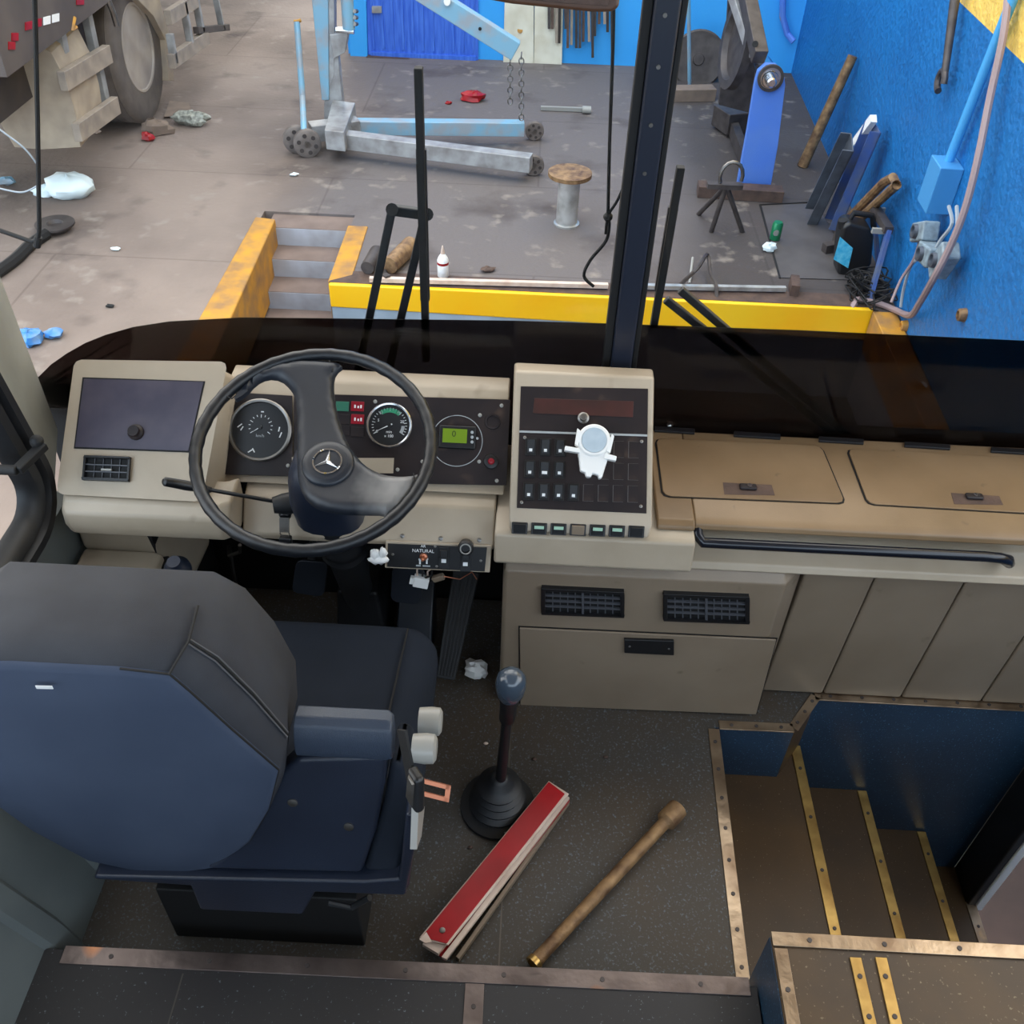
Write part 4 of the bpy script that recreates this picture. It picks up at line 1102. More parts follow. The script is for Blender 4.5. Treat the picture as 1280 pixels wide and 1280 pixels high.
seamline([TPc.at(510, 786) , TPc.at(500, 830) + Vector((0, 0, .002)), TPc.at(484, 900)], .0022, cu, 'blackm')
# armrest bracket (upright slab behind the seat's right edge)
AR = PT(.775, .34, .86, .70)
arx = [(256, 1088), (452, 1093), (470, 1040), (482, 975), (484, 945), (372, 948), (352, 965), (330, 1010), (296, 1058)]
b = plate(AR, arx, -.045, 0)
ar = part_label(b.build('armrest_bracket', M['seatplastic'], Se, bevel=.010, seg=3), 'navy plastic armrest bracket with two screws')
at_ = [(364, 960), (482, 962), (490, 900), (372, 902)]
uvs = [AR.uv(*p) for p in at_]
b = MB()
prof = [(-.085, -.03), (-.078, .0), (-.06, .008), (-.03, .008), (-.012, .004), (-.002, -.008), (-.002, -.035), (-.05, -.05)]
u0 = (uvs[0][0] + uvs[3][0]) / 2; u1 = (uvs[1][0] + uvs[2][0]) / 2; vt2 = (uvs[2][1] + uvs[3][1]) / 2
b.loft([[AR.P(u0 + .008, vt2 + v * .9 - .004, n * .8) for v, n in prof], [AR.P(u0, vt2 + v, n) for v, n in prof], [AR.P(u1 - .004, vt2 + v, n) for v, n in prof], [AR.P(u1 + .006, vt2 + v * .9 - .004, n * .8) for v, n in prof]])
part_label(b.build('armrest', M['armrest'], Se, bevel=.007, seg=3), 'shiny grained armrest end')
for px, py in ((366, 1003), (436, 1033)):
    u, v = AR.uv(px, py); q = MB(); q.lathe(AR.P(u, v, .0), AR.n, [(0, .0085), (.002, .0085), (.003, .004)], 14); q.build('screw', M['steel'], ar)
# side cover right of the armrest
b = plate(AR, [(452, 1098), (498, 1098), (520, 1010), (505, 965), (486, 960), (478, 1010)], -.12, -.012)
b.build('side_cover', M['cushion'], Se, bevel=.014, seg=3)
# base skirt
b = MB()
SK = PY(.79)
sk = [(120, 1092), (240, 1100), (252, 1130), (380, 1136), (396, 1108), (508, 1112), (520, 1050), (528, 1012), (508, 1010), (500, 1092), (455, 1095), (120, 1088)]
uv = [SK.uv(*p) for p in sk]
b.hexa([SK.P(u, v, -.03) for u, v in uv], [SK.P(u, v, .012) for u, v in uv])
sk_ = part_label(b.build('base_skirt', M['seatplastic'], Se, bevel=.006, seg=2), 'navy plastic rear skirt')
b = MB(); b.box(-.735, -.175, .83, 1.27, .245, .28); b.build('seat_pan', M['seatplastic'], Se, bevel=.01)
b = MB(); b.box(-.66, -.275, .83, 1.22, .0, .20); b.build('pedestal', M['blackm'], Se, bevel=.004)
b = MB(); b.tube([SK.at(410, 1128), SK.at(440, 1134), SK.at(462, 1122)], .006, 8); b.build('hose', M['rubber'], Se)
# knobs on the right side
for k, (px, py, lb) in enumerate(((545, 902, 'upper'), (538, 936, 'lower'))):
    c = PX(-.125).at(px, py)
    q = MB(); q.lathe(c - Vector((.028, 0, 0)), (1, 0, 0), [(0, .022), (.02, .024), (.034, .023), (.038, .017)], 22); q.build('adjuster_knob', M['silver'], Se)
q = MB(); F = PX(-.13); pts = [F.at(*p) for p in ((523, 1010), (531, 1008), (527, 1045), (521, 1062))]; q.prism(pts, (-.01, 0, 0)); q.build('belt_anchor', M['silver'], Se)
# buckle
c = PX(-.12).at(520, 982)
q = MB(); F = Plane(c, (.6, -.8, 0), (0, .35, 1)); q.fbox(F, -.013, .013, -.034, .022, -.008, .008); bk_ = q.build('belt_buckle', M['black'], Se, bevel=.006)
q = MB(); q.hexa([F.P(-.009, -.022, .008), F.P(.005, -.026, .008), F.P(.010, .015, .008), F.P(-.004, .018, .008)], [F.P(-.008, -.020, .011), F.P(.004, -.023, .011), F.P(.008, .013, .011), F.P(-.003, .016, .011)]); q.build('buckle_plate', M['steel'], bk_)
F2 = PX(-.10); tg = F2.at(545, 988)
q = MB(); F3 = Plane(tg, (1, -.1, -.2), (.1, .6, .9))
for a in ((-.024, .018, -.012, -.006), (-.024, .018, .006, .012), (-.030, -.020, -.012, .012), (.013, .02, -.012, .012)):
    q.fbox(F3, *a, -.0015, .0015)
part_label(q.build('belt_tongue', M['copper'], Se), 'copper coloured belt tongue')
q = MB(); q.hexa([F.P(-.05, .045, -.004), F.P(-.018, -.03, -.004), F.P(-.012, .02, -.004), F.P(-.03, .06, -.004)], [F.P(-.05, .045, .0), F.P(-.018, -.03, .0), F.P(-.012, .02, .0), F.P(-.03, .06, .0)]); q.build('belt_webbing', M['blackm'], Se)
# ------------------------------------------------------------------ workshop
GZ = -.80
GP = PZ(GZ)
def g(px, py, z=GZ): return PZ(z).at(px, py)
# ground materials
def ground_mat():
    m = bpy.data.materials.new('workshop_concrete'); m.use_nodes = True
    nt = m.node_tree; N = nt.nodes; L = nt.links; b = N['Principled BSDF']
    ge = N.new('ShaderNodeNewGeometry')
    def noise(sc, det, vec=None):
        n = N.new('ShaderNodeTexNoise'); n.inputs['Scale'].default_value = sc; n.inputs['Detail'].default_value = det
        L.new(vec or ge.outputs['Position'], n.inputs['Vector']); return n
    def mix(a, bb, f, lo, hi):
        r = N.new('ShaderNodeMapRange'); r.inputs[1].default_value = lo; r.inputs[2].default_value = hi; L.new(f, r.inputs[0])
        x = N.new('ShaderNodeMix'); x.data_type = 'RGBA'; L.new(r.outputs[0], x.inputs['Factor'])
        for s, k in ((a, 'A'), (bb, 'B')):
            if isinstance(s, tuple): x.inputs[k].default_value = rgb(s)
            else: L.new(s, x.inputs[k])
        return x.outputs['Result']
    c = mix((140, 125, 115), (104, 91, 84), noise(.9, 8).outputs['Fac'], .36, .66)
    # greyer and darker away towards the workshop side
    sp = N.new('ShaderNodeSeparateXYZ'); L.new(ge.outputs['Position'], sp.inputs[0])
    wob = noise(.6, 3)
    ad = N.new('ShaderNodeMath'); ad.operation = 'ADD'; L.new(sp.outputs['X'], ad.inputs[0]); L.new(wob.outputs['Fac'], ad.inputs[1])
    c = mix(c, (104, 97, 96), ad.outputs[0], -1.3, -.7)
    c = mix(c, (70, 64, 63), ad.outputs[0], 1.2, 1.7)
    c = mix(c, (70, 60, 57), noise(2.2, 8).outputs['Fac'], .56, .78)
    c = mix(c, (150, 140, 130), noise(7, 10).outputs['Fac'], .60, .82)
    br = N.new('ShaderNodeTexBrick'); br.inputs['Scale'].default_value = 1.0
    br.inputs['Brick Width'].default_value = 2.9; br.inputs['Row Height'].default_value = 1.3; br.inputs['Mortar Size'].default_value = .008
    br.inputs['Color1'].default_value = (1, 1, 1, 1); br.inputs['Color2'].default_value = (.95, .95, .95, 1); br.inputs['Mortar'].default_value = (.78, .76, .76, 1)
    L.new(ge.outputs['Position'], br.inputs['Vector'])
    mu = N.new('ShaderNodeMix'); mu.data_type = 'RGBA'; mu.blend_type = 'MULTIPLY'; mu.inputs['Factor'].default_value = 1
    L.new(c, mu.inputs['A']); L.new(br.outputs['Color'], mu.inputs['B'])
    L.new(mu.outputs['Result'], b.inputs['Base Color'])
    b.inputs['Roughness'].default_value = .75
    bp = N.new('ShaderNodeBump'); bp.inputs['Strength'].default_value = .25; bp.inputs['Distance'].default_value = .02
    L.new(noise(30, 8).outputs['Fac'], bp.inputs['Height']); L.new(bp.outputs[0], b.inputs['Normal'])
    return m
def wall_mat():
    m = bpy.data.materials.new('blue_plaster_wall'); m.use_nodes = True
    nt = m.node_tree; N = nt.nodes; L = nt.links; b = N['Principled BSDF']
    ge = N.new('ShaderNodeNewGeometry')
    sp = N.new('ShaderNodeSeparateXYZ'); L.new(ge.outputs['Position'], sp.inputs[0])
    n = N.new('ShaderNodeTexNoise'); n.inputs['Scale'].default_value = 2.5; n.inputs['Detail'].default_value = 6; L.new(ge.outputs['Position'], n.inputs['Vector'])
    mx = N.new('ShaderNodeMix'); mx.data_type = 'RGBA'; mx.inputs['A'].default_value = rgb((24, 116, 184)); mx.inputs['B'].default_value = rgb((14, 92, 158)); L.new(n.outputs['Fac'], mx.inputs['Factor'])
    gt = N.new('ShaderNodeMath'); gt.operation = 'GREATER_THAN'; gt.inputs[1].default_value = .70; L.new(sp.outputs['Z'], gt.inputs[0])
    m2 = N.new('ShaderNodeMix'); m2.data_type = 'RGBA'; L.new(gt.outputs[0], m2.inputs['Factor']); L.new(mx.outputs['Result'], m2.inputs['A']); m2.inputs['B'].default_value = rgb((236, 196, 92))
    L.new(m2.outputs['Result'], b.inputs['Base Color']); b.inputs['Roughness'].default_value = .45
    n2 = N.new('ShaderNodeTexNoise'); n2.inputs['Scale'].default_value = 26; n2.inputs['Detail'].default_value = 5; L.new(ge.outputs['Position'], n2.inputs['Vector'])
    bp = N.new('ShaderNodeBump'); bp.inputs['Strength'].default_value = .8; bp.inputs['Distance'].default_value = .02; L.new(n2.outputs['Fac'], bp.inputs['Height']); L.new(bp.outputs[0], b.inputs['Normal'])
    return m
GM = ground_mat(); WM = wall_mat()
# ground with the sunken bay cut out: bay x -1.66..1.98, y < 4.99
YB = 4.985
b = MB()
b.box(-16, -1.80, -6, 26, GZ - .5, GZ)
b.box(-1.80, 6, 5.92, 26, GZ - .5, GZ)
b.box(-1.20, 6, YB, 5.92, GZ - .5, GZ)
b.box(2.02, 6, -6, YB, GZ - .5, GZ)
struct('floor_workshop', b, GM)
BZ = -1.42
b = MB(); b.box(-1.85, 2.1, -6, YB + 1.0, BZ - .1, BZ); struct('floor_bay', b, mat('bay_floor', (96, 78, 72), .8, col2=(70, 58, 56), scale=3))
b = MB(); b.box(-1.195, 2.02, YB, YB + .1, BZ, GZ - .10); b.box(-1.84, -1.80, -6, 5.9, BZ, GZ - .04); b.box(2.0, 2.04, -6, YB, BZ, GZ - .05)
struct('wall_bay', b, mat('bay_wall', (176, 192, 204), .7, col2=(150, 165, 178), scale=4))
# painted curbs
b = MB(); b.hexa([(-1.20, YB - .012, GZ - .145), (1.99, YB - .012, GZ - .20), (1.99, YB + .16, GZ - .20), (-1.20, YB + .16, GZ - .145)],
                 [(-1.20, YB - .012, GZ + .004), (1.99, YB - .012, GZ + .004), (1.99, YB + .16, GZ + .004), (-1.20, YB + .16, GZ + .004)])
cb = struct('trim_19', b, M['yellow'], bevel=.008)
b = MB(); b.box(-1.20, 1.99, YB + .015, YB + .161, GZ + .003, GZ + .007); b.build('curb_top', M['rust_dark'], cb)
b = MB(); b.hexa([g(435, 283), g(460, 284), g(441, 345), g(410, 353)], [p - Vector((0, 0, .3)) for p in (g(435, 283), g(460, 284), g(441, 345), g(410, 353))])
for v in b.bm.verts: v.co.z += .008
struct('trim_20', b, M['yellow_old'], bevel=.006)
l0, l1, l2, l3 = g(320, 276), g(345, 279), g(292, 398), g(255, 394)
ex = lambda a, c: a + (c - a) * 3.2
b = MB(); qd = [l0, l1, ex(l1, l2), ex(l0, l3)]
b.hexa([p - Vector((0, 0, .35)) for p in qd], [p + Vector((0, 0, .03)) for p in qd]); struct('trim_21', b, M['yellow_old'], bevel=.01)
b = MB(); b.hexa([(1.95, 2.2, GZ - .25), (2.035, 2.2, GZ - .25), (2.12, YB - .02, GZ - .25), (1.98, YB - .02, GZ - .25)], [(1.95, 2.2, GZ + .004), (2.035, 2.2, GZ + .004), (2.12, YB - .02, GZ + .004), (1.98, YB - .02, GZ + .004)]); struct('trim_22', b, M['yellow_old'], bevel=.008)
# stairs down into the bay
y0 = 5.92
for i in range(5):
    z = GZ - .0 - .12 * i
    b = MB(); b.box(-1.74, -1.205, y0 - .20 * (i + 1), y0 - .20 * i + .02, z - .30, z - .02)
    st = struct('floor_bay_step', b, M['concrete_step'])
    b = MB(); b.box(-1.74, -1.205, y0 - .20 * (i + 1) + .004, y0 - .20 * i, z - .021, z - .016); b.build('tread', M['concrete_brown'], st)
# far wall, right wall
FW0 = PY(9.32).at(437, 82).x
b = MB(); b.box(FW0, 3.2, 9.32, 9.6, GZ - .1, 3.4); struct('wall_back', b, M['farblue'])
b = MB()
A, B_ = Vector((2.29, 9.5, 0)), Vector((2.03, 2.2, 0)); C_ = Vector((1.86, -3, 0))
b.hexa([(A.x, A.y, GZ - .1), (B_.x, B_.y, GZ - .1), (B_.x + .3, B_.y, GZ - .1), (A.x + .3, A.y, GZ - .1)], [(A.x, A.y, 3.4), (B_.x, B_.y, 3.4), (B_.x + .3, B_.y, 3.4), (A.x + .3, A.y, 3.4)])
b.hexa([(B_.x, B_.y, GZ - .7), (C_.x + .15, -6, GZ - .7), (C_.x + .5, -6, GZ - .7), (B_.x + .3, B_.y, GZ - .7)], [(B_.x, B_.y, 1.1), (C_.x + .15, -6, 1.1), (C_.x + .5, -6, 1.1), (B_.x + .3, B_.y, 1.1)])  # unseen extension, height chosen for side light and warm bounce on the steps
struct('wall_right', b, WM)
RW = Plane(A, (B_ - A), (0, 0, 1))
if RW.n.x > 0: RW = Plane(A, (A - B_), (0, 0, 1))
def rw(px, py, lift=0.02): return RW.at(px, py, lift)
FW = PY(9.32)
# blue door on the far wall
b = MB(); F = FW
pts = [(461, 70), (598, 78), (598, -160), (455, -160)]
plate(F, pts, -.02, .03, b); dd = struct('door_2', b, M['doorblue'])
b = MB()
u0, v0 = F.uv(468, 62); u1, v1 = F.uv(592, -60)
for k in range(11):
    u = u0 + (u1 - u0) * k / 10; b.fbox(F, u - .012, u + .012, v0 + .02, v1, .03, .042)
b.fbox(F, u0 - .03, u1 + .03, v0 - .07, v0 - .01, .03, .05); b.build('board', M['doorblue'], dd)
b = MB(); plate(F, [(440, 82), (461, 82), (455, -160), (432, -160)], .0, .07, b); b.build('door_frame', M['farblue'], dd)
b = MB(); plate(F, [(460, 74), (605, 82), (605, 76), (460, 67)], .0, .10, b); b.build('door_sill', M['rust_dark'], dd)
b = MB(); plate(F, [(466, 14), (478, 14), (478, 6), (466, 6)], .03, .06, b); part_label(b.build('hinge', M['cranegrey'], dd), 'grey hinge')

# ---- truck
TX = PX(-2.95)
T = thing('truck', 'dusty lorry chassis with one big wheel and side rails parked by the white bag', 'truck', (-3.5, 7.4, GZ))
tc = Vector((-3.06, 7.46, GZ + .52))
q = MB(); prof = [(-.30, .30), (-.30, .44), (-.27, .50), (-.22, .52), (.0, .52), (.02, .50), (.035, .44), (.03, .31), (.0, .29)]
q.lathe(tc, (1, 0, 0), prof, 48, cap=True); ty = q.build('tyre', M['tyre'], T, ang=35)
q = MB()
for t in (-.22, -.16, -.10, -.04): q.lathe(tc, (1, 0, 0), [(t, .519), (t, .5225), (t + .03, .5225), (t + .03, .519)], 48, cap=False)
q.build('tread_rib', M['tyre'], ty)
q = MB(); q.lathe(tc, (1, 0, 0), [(.018, .31), (.03, .30), (.028, .285), (.0, .27), (-.03, .24), (-.05, .15), (-.05, .0)], 40); part_label(q.build('wheel_rim', M['hub'], T, ang=50), 'dusty pale wheel rim')
q = MB(); q.cyl(tc - Vector((1.2, 0, 0)), tc - Vector((.04, 0, 0)), .07, 14); q.build('axle', M['chassis'], T)
# inner dual wheel
q = MB(); q.lathe(tc - Vector((.36, 0, 0)), (1, 0, 0), prof, 40); q.build('inner_tyre', M['tyre'], T)
# mudguard facing the bus: flap plate plus curved top over the next wheel
MF = PY(5.95)
fl = [(18, 184), (50, 187), (101, 184), (94, 140), (82, 100), (64, 66), (42, 52), (18, 60), (0, 78), (-14, 120), (-2, 150)]
plate(MF, fl, -.015, .0).build('mud_flap', M['guard'], T, bevel=.003)
q = MB(); uv = [MF.uv(*p) for p in fl[2:9]]
q.loft([[MF.P(u, v, 0) for u, v in uv], [MF.P(u - .01, v + .02, -.45) for u, v in uv]], False, False, closed=False)
q.build('mudguard', M['guard'], T)
# second guard behind the tyre
q = MB(); MG = PY(8.05); p_ = [(171, -2), (192, 20), (207, 50), (211, 101), (218, 101), (212, 44), (200, 0), (185, -25), (160, -25)]
q.hexa([PX(-2.98).at(*k) for k in p_], [PX(-2.98).at(*k) - Vector((.35, 0, 0)) for k in p_]); q.build('rear_mudguard', M['guard'], T, bevel=.004)
# side rails and posts
RX = PX(-2.90)
def rail(p, q_, w, nm, m, dep=.05):
    a, c = RX.at(*p), RX.at(*q_); b = MB(); b.bar(a, c, dep, w, (0, 0, 1)); b.build(nm, M[m], T, bevel=.004)
rail((78, 102), (135, 67), .11, 'side_rail', 'rail'); rail((96, 166), (145, 131), .11, 'side_rail', 'rail')
RXb = RX; RX = PX(-2.97)
rail((72, 28), (98, 160), .07, 'rail_post', 'railgrey'); rail((106, 8), (134, 140), .07, 'rail_post', 'railgrey')
RX = PX(-2.80)
rail((210, 22), (244, 0), .10, 'side_rail', 'rail'); rail((214, 77), (258, 46), .10, 'side_rail', 'rail')
rail((228, 2), (238, 54), .05, 'rail_post', 'railgrey'); rail((243, -8), (252, 40), .05, 'rail_post', 'railgrey'); rail((212, 42), (218, 80), .05, 'rail_post', 'railgrey')
rail((245, 38), (284, 34), .05, 'tail_bar', 'chassis'); rail((268, -10), (278, 38), .03, 'tail_post', 'railgrey')
q = MB(); q.box(-4.6, -3.15, 5.4, 12.5, GZ + .66, GZ + 1.0); q.build('chassis', M['chassis'], T)
q = MB(); q.box(-4.7, -2.86, 5.2, 12.5, GZ + 1.02, GZ + 2.6); q.build('body', mat('dark_trailer', (70, 62, 60), .7, col2=(92, 82, 76), scale=3), T)
RXm = PX(-2.86)
def mark(pts, m, nm): 
    q = MB(); q.hexa([RXm.at(*p) - Vector((.02, 0, 0)) for p in pts], [RXm.at(*p) + Vector((.006, 0, 0)) for p in pts]); q.build(nm, M[m], T)
q = MB(); q.hexa([PX(-2.90).at(*p) for p in ((28, 40), (80, 26), (132, 4), (132, -20), (20, -10), (18, 30))], [PX(-2.90).at(*p) - Vector((.4, 0, 0)) for p in ((28, 40), (80, 26), (132, 4), (132, -20), (20, -10), (18, 30))]); q.build('side_skirt', M['chassis'], T)
for x, m in ((31, 'red'), (43, 'red'), (54, 'white'), (65, 'white')):
    mark([(x, 38 - (x - 31) * .28), (x + 8, 36 - (x - 31) * .28), (x + 8, 26 - (x - 31) * .28), (x, 28 - (x - 31) * .28)], m, 'reflector')
for p in ((10, 62), (14, 51)): mark([(p[0], p[1]), (p[0] + 8, p[1]), (p[0] + 8, p[1] - 10), (p[0], p[1] - 10)], 'red', 'side_lamp')
mark([(95, 6), (104, 6), (104, -4), (95, -4)], 'red', 'reflector')
q = MB(); a = RX.at(88, 22); q.tube([RXm.at(93, 22), RXm.at(90, 38), RXm.at(95, 34)], .012, 8); q.build('hook', M['yellow_old'], T)
q = MB(); q.tube([RXm.at(135, 0), RXm.at(141, 15), RXm.at(146, 32)], .02, 8); q.build('chain_end', M['steel'], T)

# ---- engine hoist
K = thing('engine_hoist', 'faded blue engine hoist with long wheeled legs standing before the blue door', 'hoist', (-1.3, 7.3, GZ))
def seg(nm, p, q_, w, h, m, up=(0, 0, 1), **k):
    b = MB(); b.bar(p, q_, w, h, up); return b.build(nm, M[m], K, bevel=k.get('bevel', .005))
Zl = GZ + .13
leg1a, leg1b = g(445, 158, Zl), g(655, 160, Zl); leg2a, leg2b = g(412, 172, Zl), g(664, 204, Zl)
seg('leg', leg1a, leg1b, .09, .10, 'craneblue'); seg('leg', leg2a, leg2b, .10, .11, 'cranegrey')
seg('cross_beam', g(388, 165, Zl), g(448, 158, Zl), .12, .12, 'cranegrey')
q = MB(); bq = [g(408, 187, Zl - .03), g(432, 190, Zl - .03), g(446, 152, Zl - .03), g(418, 148, Zl - .03)]; q.prism(bq, (0, 0, .14)); q.build('base_plate', M['cranegrey'], K, bevel=.006)
def wheel(c, r, ax, nm='caster_wheel', w=.05):
    q = MB(); ax = Vector(ax).normalized(); q.lathe(Vector(c) - ax * w / 2, ax, [(0, r * .4), (0, r * .9), (.006, r), (w - .006, r), (w, r * .9), (w, r * .4)], 28); o = q.build(nm, M['caster'], K)
    q = MB(); q.cyl(Vector(c) - ax * (w / 2 + .006), Vector(c) + ax * (w / 2 + .006), r * .22, 12); q.build('axle', M['steel'], o)
    q = MB()
    for k in range(6):
        a = 2 * PI * k / 6; rr_ = r * .62
        e1 = ax.orthogonal().normalized(); e2 = ax.cross(e1)
        p = Vector(c) + e1 * (rr_ * math.cos(a)) + e2 * (rr_ * math.sin(a)); q.cyl(p - ax * (w / 2 + .003), p + ax * (w / 2 + .003), r * .16, 8)
    q.build('spoke_hole', M['chassis'], o)
for p, r in (((668, 163), .072), ((667, 206), .075)):
    c = g(p[0], p[1], GZ + r); wheel(c, r, (.1, -1, 0))
for p, r in (((371, 174), .10), ((384, 179), .10)):
    c = g(p[0], p[1], GZ + r); wheel(c, r, (.3, -1, 0))
MY = PY(7.42)
q = MB(); plate(MY, [(406, 160), (432, 160), (423, 60), (411, 40), (407, 40)], -.05, .04, q); q.build('mast_foot', M['cranegrey'], K, bevel=.005)
q = MB(); plate(MY, [(404, 122), (413, 122), (412, -40), (388, -40)], -.07, .06, q); q.build('mast', M['craneblue'], K, bevel=.006)
q = MB(); plate(MY, [(411, 110), (419, 90), (419, -40), (410, -40)], -.06, .045, q); q.build('mast_side', M['cranegrey'], K)
q = MB(); q.cyl(MY.at(436, 36, .10), MY.at(430, -60, .10), .045, 16); q.build('ram', M['craneblue'], K)
q = MB(); q.cyl(MY.at(434, 38, .10) - Vector((.08, 0, 0)), MY.at(434, 38, .10) + Vector((.05, 0, 0)), .022, 10); q.build('ram_pin', M['chrome'], K)
q = MB(); plate(MY, [(419, 70), (433, 62), (437, 38), (414, 40)], -.03, .07, q); q.build('ram_bracket', M['cranegrey'], K, bevel=.004)
for py in (14, 22, 30):
    q = MB(); q.cyl(MY.at(443, py, .12), MY.at(446, py, .06), .014, 8); q.build('bolt', M['steel'], K)
BY = PY(7.22)
q = MB(); a, c = BY.at(520, -16), BY.at(645, 63); q.bar(a, c, .09, .13, (0, 0, 1)); bo_ = q.build('boom', M['craneblue'], K, bevel=.006)
q = MB(); q.lathe(BY.at(600, 36, .05), (0, -1, 0), [(0, .012), (.004, .012)], 10); q.build('bolt_hole', M['blackm'], bo_)
q = MB(); q.lathe(BY.at(559, 2, .05), (0, -1, 0), [(0, .025), (.02, .022)], 12); q.build('boom_pin', M['white'], bo_)
def chain(pts_px, nm='chain'):
    b = MB(); n = len(pts_px)
    for i in range(n - 1):
        a, c = BY.at(*pts_px[i]), BY.at(*pts_px[i + 1]); mid = (a + c) / 2; d = (c - a); L_ = d.length * .62; d.normalize()
        e = (Vector((1, 0, 0)) if i % 2 else Vector((0, 1, 0))); e = (e - d * e.dot(d)).normalized()
        b.tube([mid + d * (L_ * math.cos(t * PI / 5)) + e * (.018 * math.sin(t * PI / 5)) for t in range(10)], .005, 6, True)
    b.build(nm, M['steel'], K)
chain([(652 - (k % 2) * .6, 66 + k * 7.0) for k in range(13)]); chain([(638 - (k % 2) * .6, 74 + k * 7) for k in range(9)])
q = MB(); q.tube([g(380, 164, GZ + .18), g(378, 120, GZ + .32), PY(7.30).at(371, 27)], .022, 10); q.build('tow_handle', M['craneblue'], K)
q = MB(); a = PY(7.3).at(371, 27); q.tube([a + Vector((-.02, 0, 0)), a, a + Vector((.03, .0, .01))], .012, 8); q.build('handle_end', M['yellow_old'], K)

# ---- far wall furniture
q = MB(); plate(FW, [(629, 90), (667, 93), (668, -80), (633, -80)], .0, .05, q)
tobj(q.build('board', M['palepost'], bevel=.004), 'cream painted board fixed to the far wall beside the hoist boom', 'board')
q = MB(); plate(FW, [(667, 93), (702, 96), (706, -80), (670, -80)], .0, .045, q)
t = tobj(q.build('board', M['palepost'], bevel=.004), 'cream painted board fixed to the far wall under the hanging straps', 'board')
q = MB(); q.cyl(FW.at(650, 38, .05), FW.at(650, 38, .052), .025, 10); 
B2 = q.build('knot', M['yellow_old'], bpy.data.objects['board'])
lens_ = random.Random(3)
for k in range(17):
    px = 686 + k * 4.9
    ln = lens_.choice([30, 45, 52, 56, 40, 66, 72, 60]) if k > 4 else lens_.choice([36, 46, 54])
    q = MB(); a = FW.at(px, -40, .07 + .012 * (k % 3)); c = FW.at(px + lens_.uniform(-2, 2), ln, .07 + .012 * (k % 3)); q.bar(a, c, .024, .012, (0, 1, 0))
    o = q.build('rubber_strap', M[['iron', 'rust_dark', 'rail', 'chassis'][k % 4]])
    tobj(o, 'worn strap hanging in the bundle on the far wall above the cream boards', 'strap', 'straps hanging on the far wall')
q = MB(); q.bar(FW.at(676, -46, .05), FW.at(776, -42, .05), .04, .04); q.bar(FW.at(690, -46, .0), FW.at(690, -46, .08), .03, .03)
tobj(q.build('strap_rail', M['rust_dark']), 'rusty rail carrying the hanging straps on the far wall', 'rail')
# drum lid / disc leaning on the far wall, with rod and timber
c = PY(9.0).at(873, 74)
q = MB(); dn = Vector((-.05, -1, .25)).normalized(); q.lathe(c, dn, [(-.03, .20), (-.03, .235), (0, .24), (.01, .225), (.006, .20), (.012, .05), (.03, .045), (.03, .0)], 40)
tobj(q.build('brake_drum', M['iron'], ang=35), 'dark round steel disc leaning on the bright blue far wall', 'disc')
q = MB(); q.tube([g(862, 112), PY(8.55).at(860, -60)], .016, 8); tobj(q.build('steel_rod', M['craneblue']), 'pale upright rod in front of the dark round disc', 'rod')
q = MB(); q.bar(g(838, 117, GZ + .05), g(892, 116, GZ + .05), .14, .10); tobj(q.build('timber_block', M['cardboard'], bevel=.005), 'dusty flat block on the floor below the dark disc', 'block')
q = MB(); q.bar(FW.at(893, 95, .05), FW.at(899, 72, .04), .03, .10, (0, 1, 0)); tobj(q.build('white_panel', M['palepost']), 'small white panel standing behind the dark disc', 'panel')
q = MB(); q.tube([FW.at(980, -40, .06), FW.at(978, 20, .06), FW.at(984, 42, .06), FW.at(992, 52, .10)], .028, 10); tobj(q.build('hose', M['pressblue']), 'blue hose end hanging in the corner of the blue walls', 'hose')

# ---- press / mounting stand
PS = thing('axle_press', 'blue and bare steel roller stand with bearing on its front post', 'machine', (1.2, 6.9, GZ))
PY1 = PY(6.62)
fp = [(921, 230), (962, 236), (972, 180), (981, 105), (979, 90), (970, 80), (957, 79), (947, 88), (943, 103), (934, 160)]
plate(PY1, fp, -.03, .02).build('front_post', M['pressblue'], PS, bevel=.004)
PY2 = PY(7.55)
bp_ = [(898, 130), (936, 140), (946, 70), (945, 20), (936, 0), (930, -40), (912, -40), (908, 30)]
plate(PY2, bp_, -.03, .02).build('rear_post', M['iron'], PS, bevel=.004)
c0 = PY1.at(962, 98, .02)
q = MB(); q.lathe(c0, (0, -1, 0), [(-.3, .06), (0, .075), (.02, .075), (.02, .055), (.03, .05), (.03, .035), (.09, .032), (.10, .022)], 24); q.build('bearing', M['chrome'], PS, ang=40)
q = MB(); q.lathe(PY1.at(963, 97, .025), (0, -1, 0), [(0, .066), (.02, .066), (.02, .085), (0, .085)], 24, cap=False); q.build('bearing_ring', M['iron'], PS)
q = MB(); a, c = PY1.at(950, 72, -.05), PY2.at(925, -50, .1); q.bar(a, c, .09, .10); q.build('top_arm', M['iron'], PS, bevel=.006)
q = MB(); a, c = PY1.at(938, 45, -.30), PY2.at(945, -30, .1); q.bar(PY(6.9).at(942, 70), PY(7.4).at(916, -10), .06, .08); q.build('inner_arm', M['cranegrey'], PS, bevel=.005)
for px, py in ((953, 66), (944, 55)):
    q = MB(); q.cyl(PY(6.68).at(px, py), PY(6.80).at(px, py), .02, 12); q.build('arm_hole', M['blackm'], PS)
q = MB(); q.bar(g(905, 128, GZ + .08), g(942, 228, GZ + .05), .06, .10); q.build('base_rail', M['iron'], PS)
q = MB(); q.bar(g(872, 236, GZ + .04), g(978, 243, GZ + .04), .12, .08); q.build('base_foot', M['rust_dark'], PS, bevel=.004)
q = MB(); q.bar(g(900, 150, GZ + .1), g(936, 146, GZ + .1), .25, .16); q.build('motor_block', M['iron'], PS, bevel=.01)
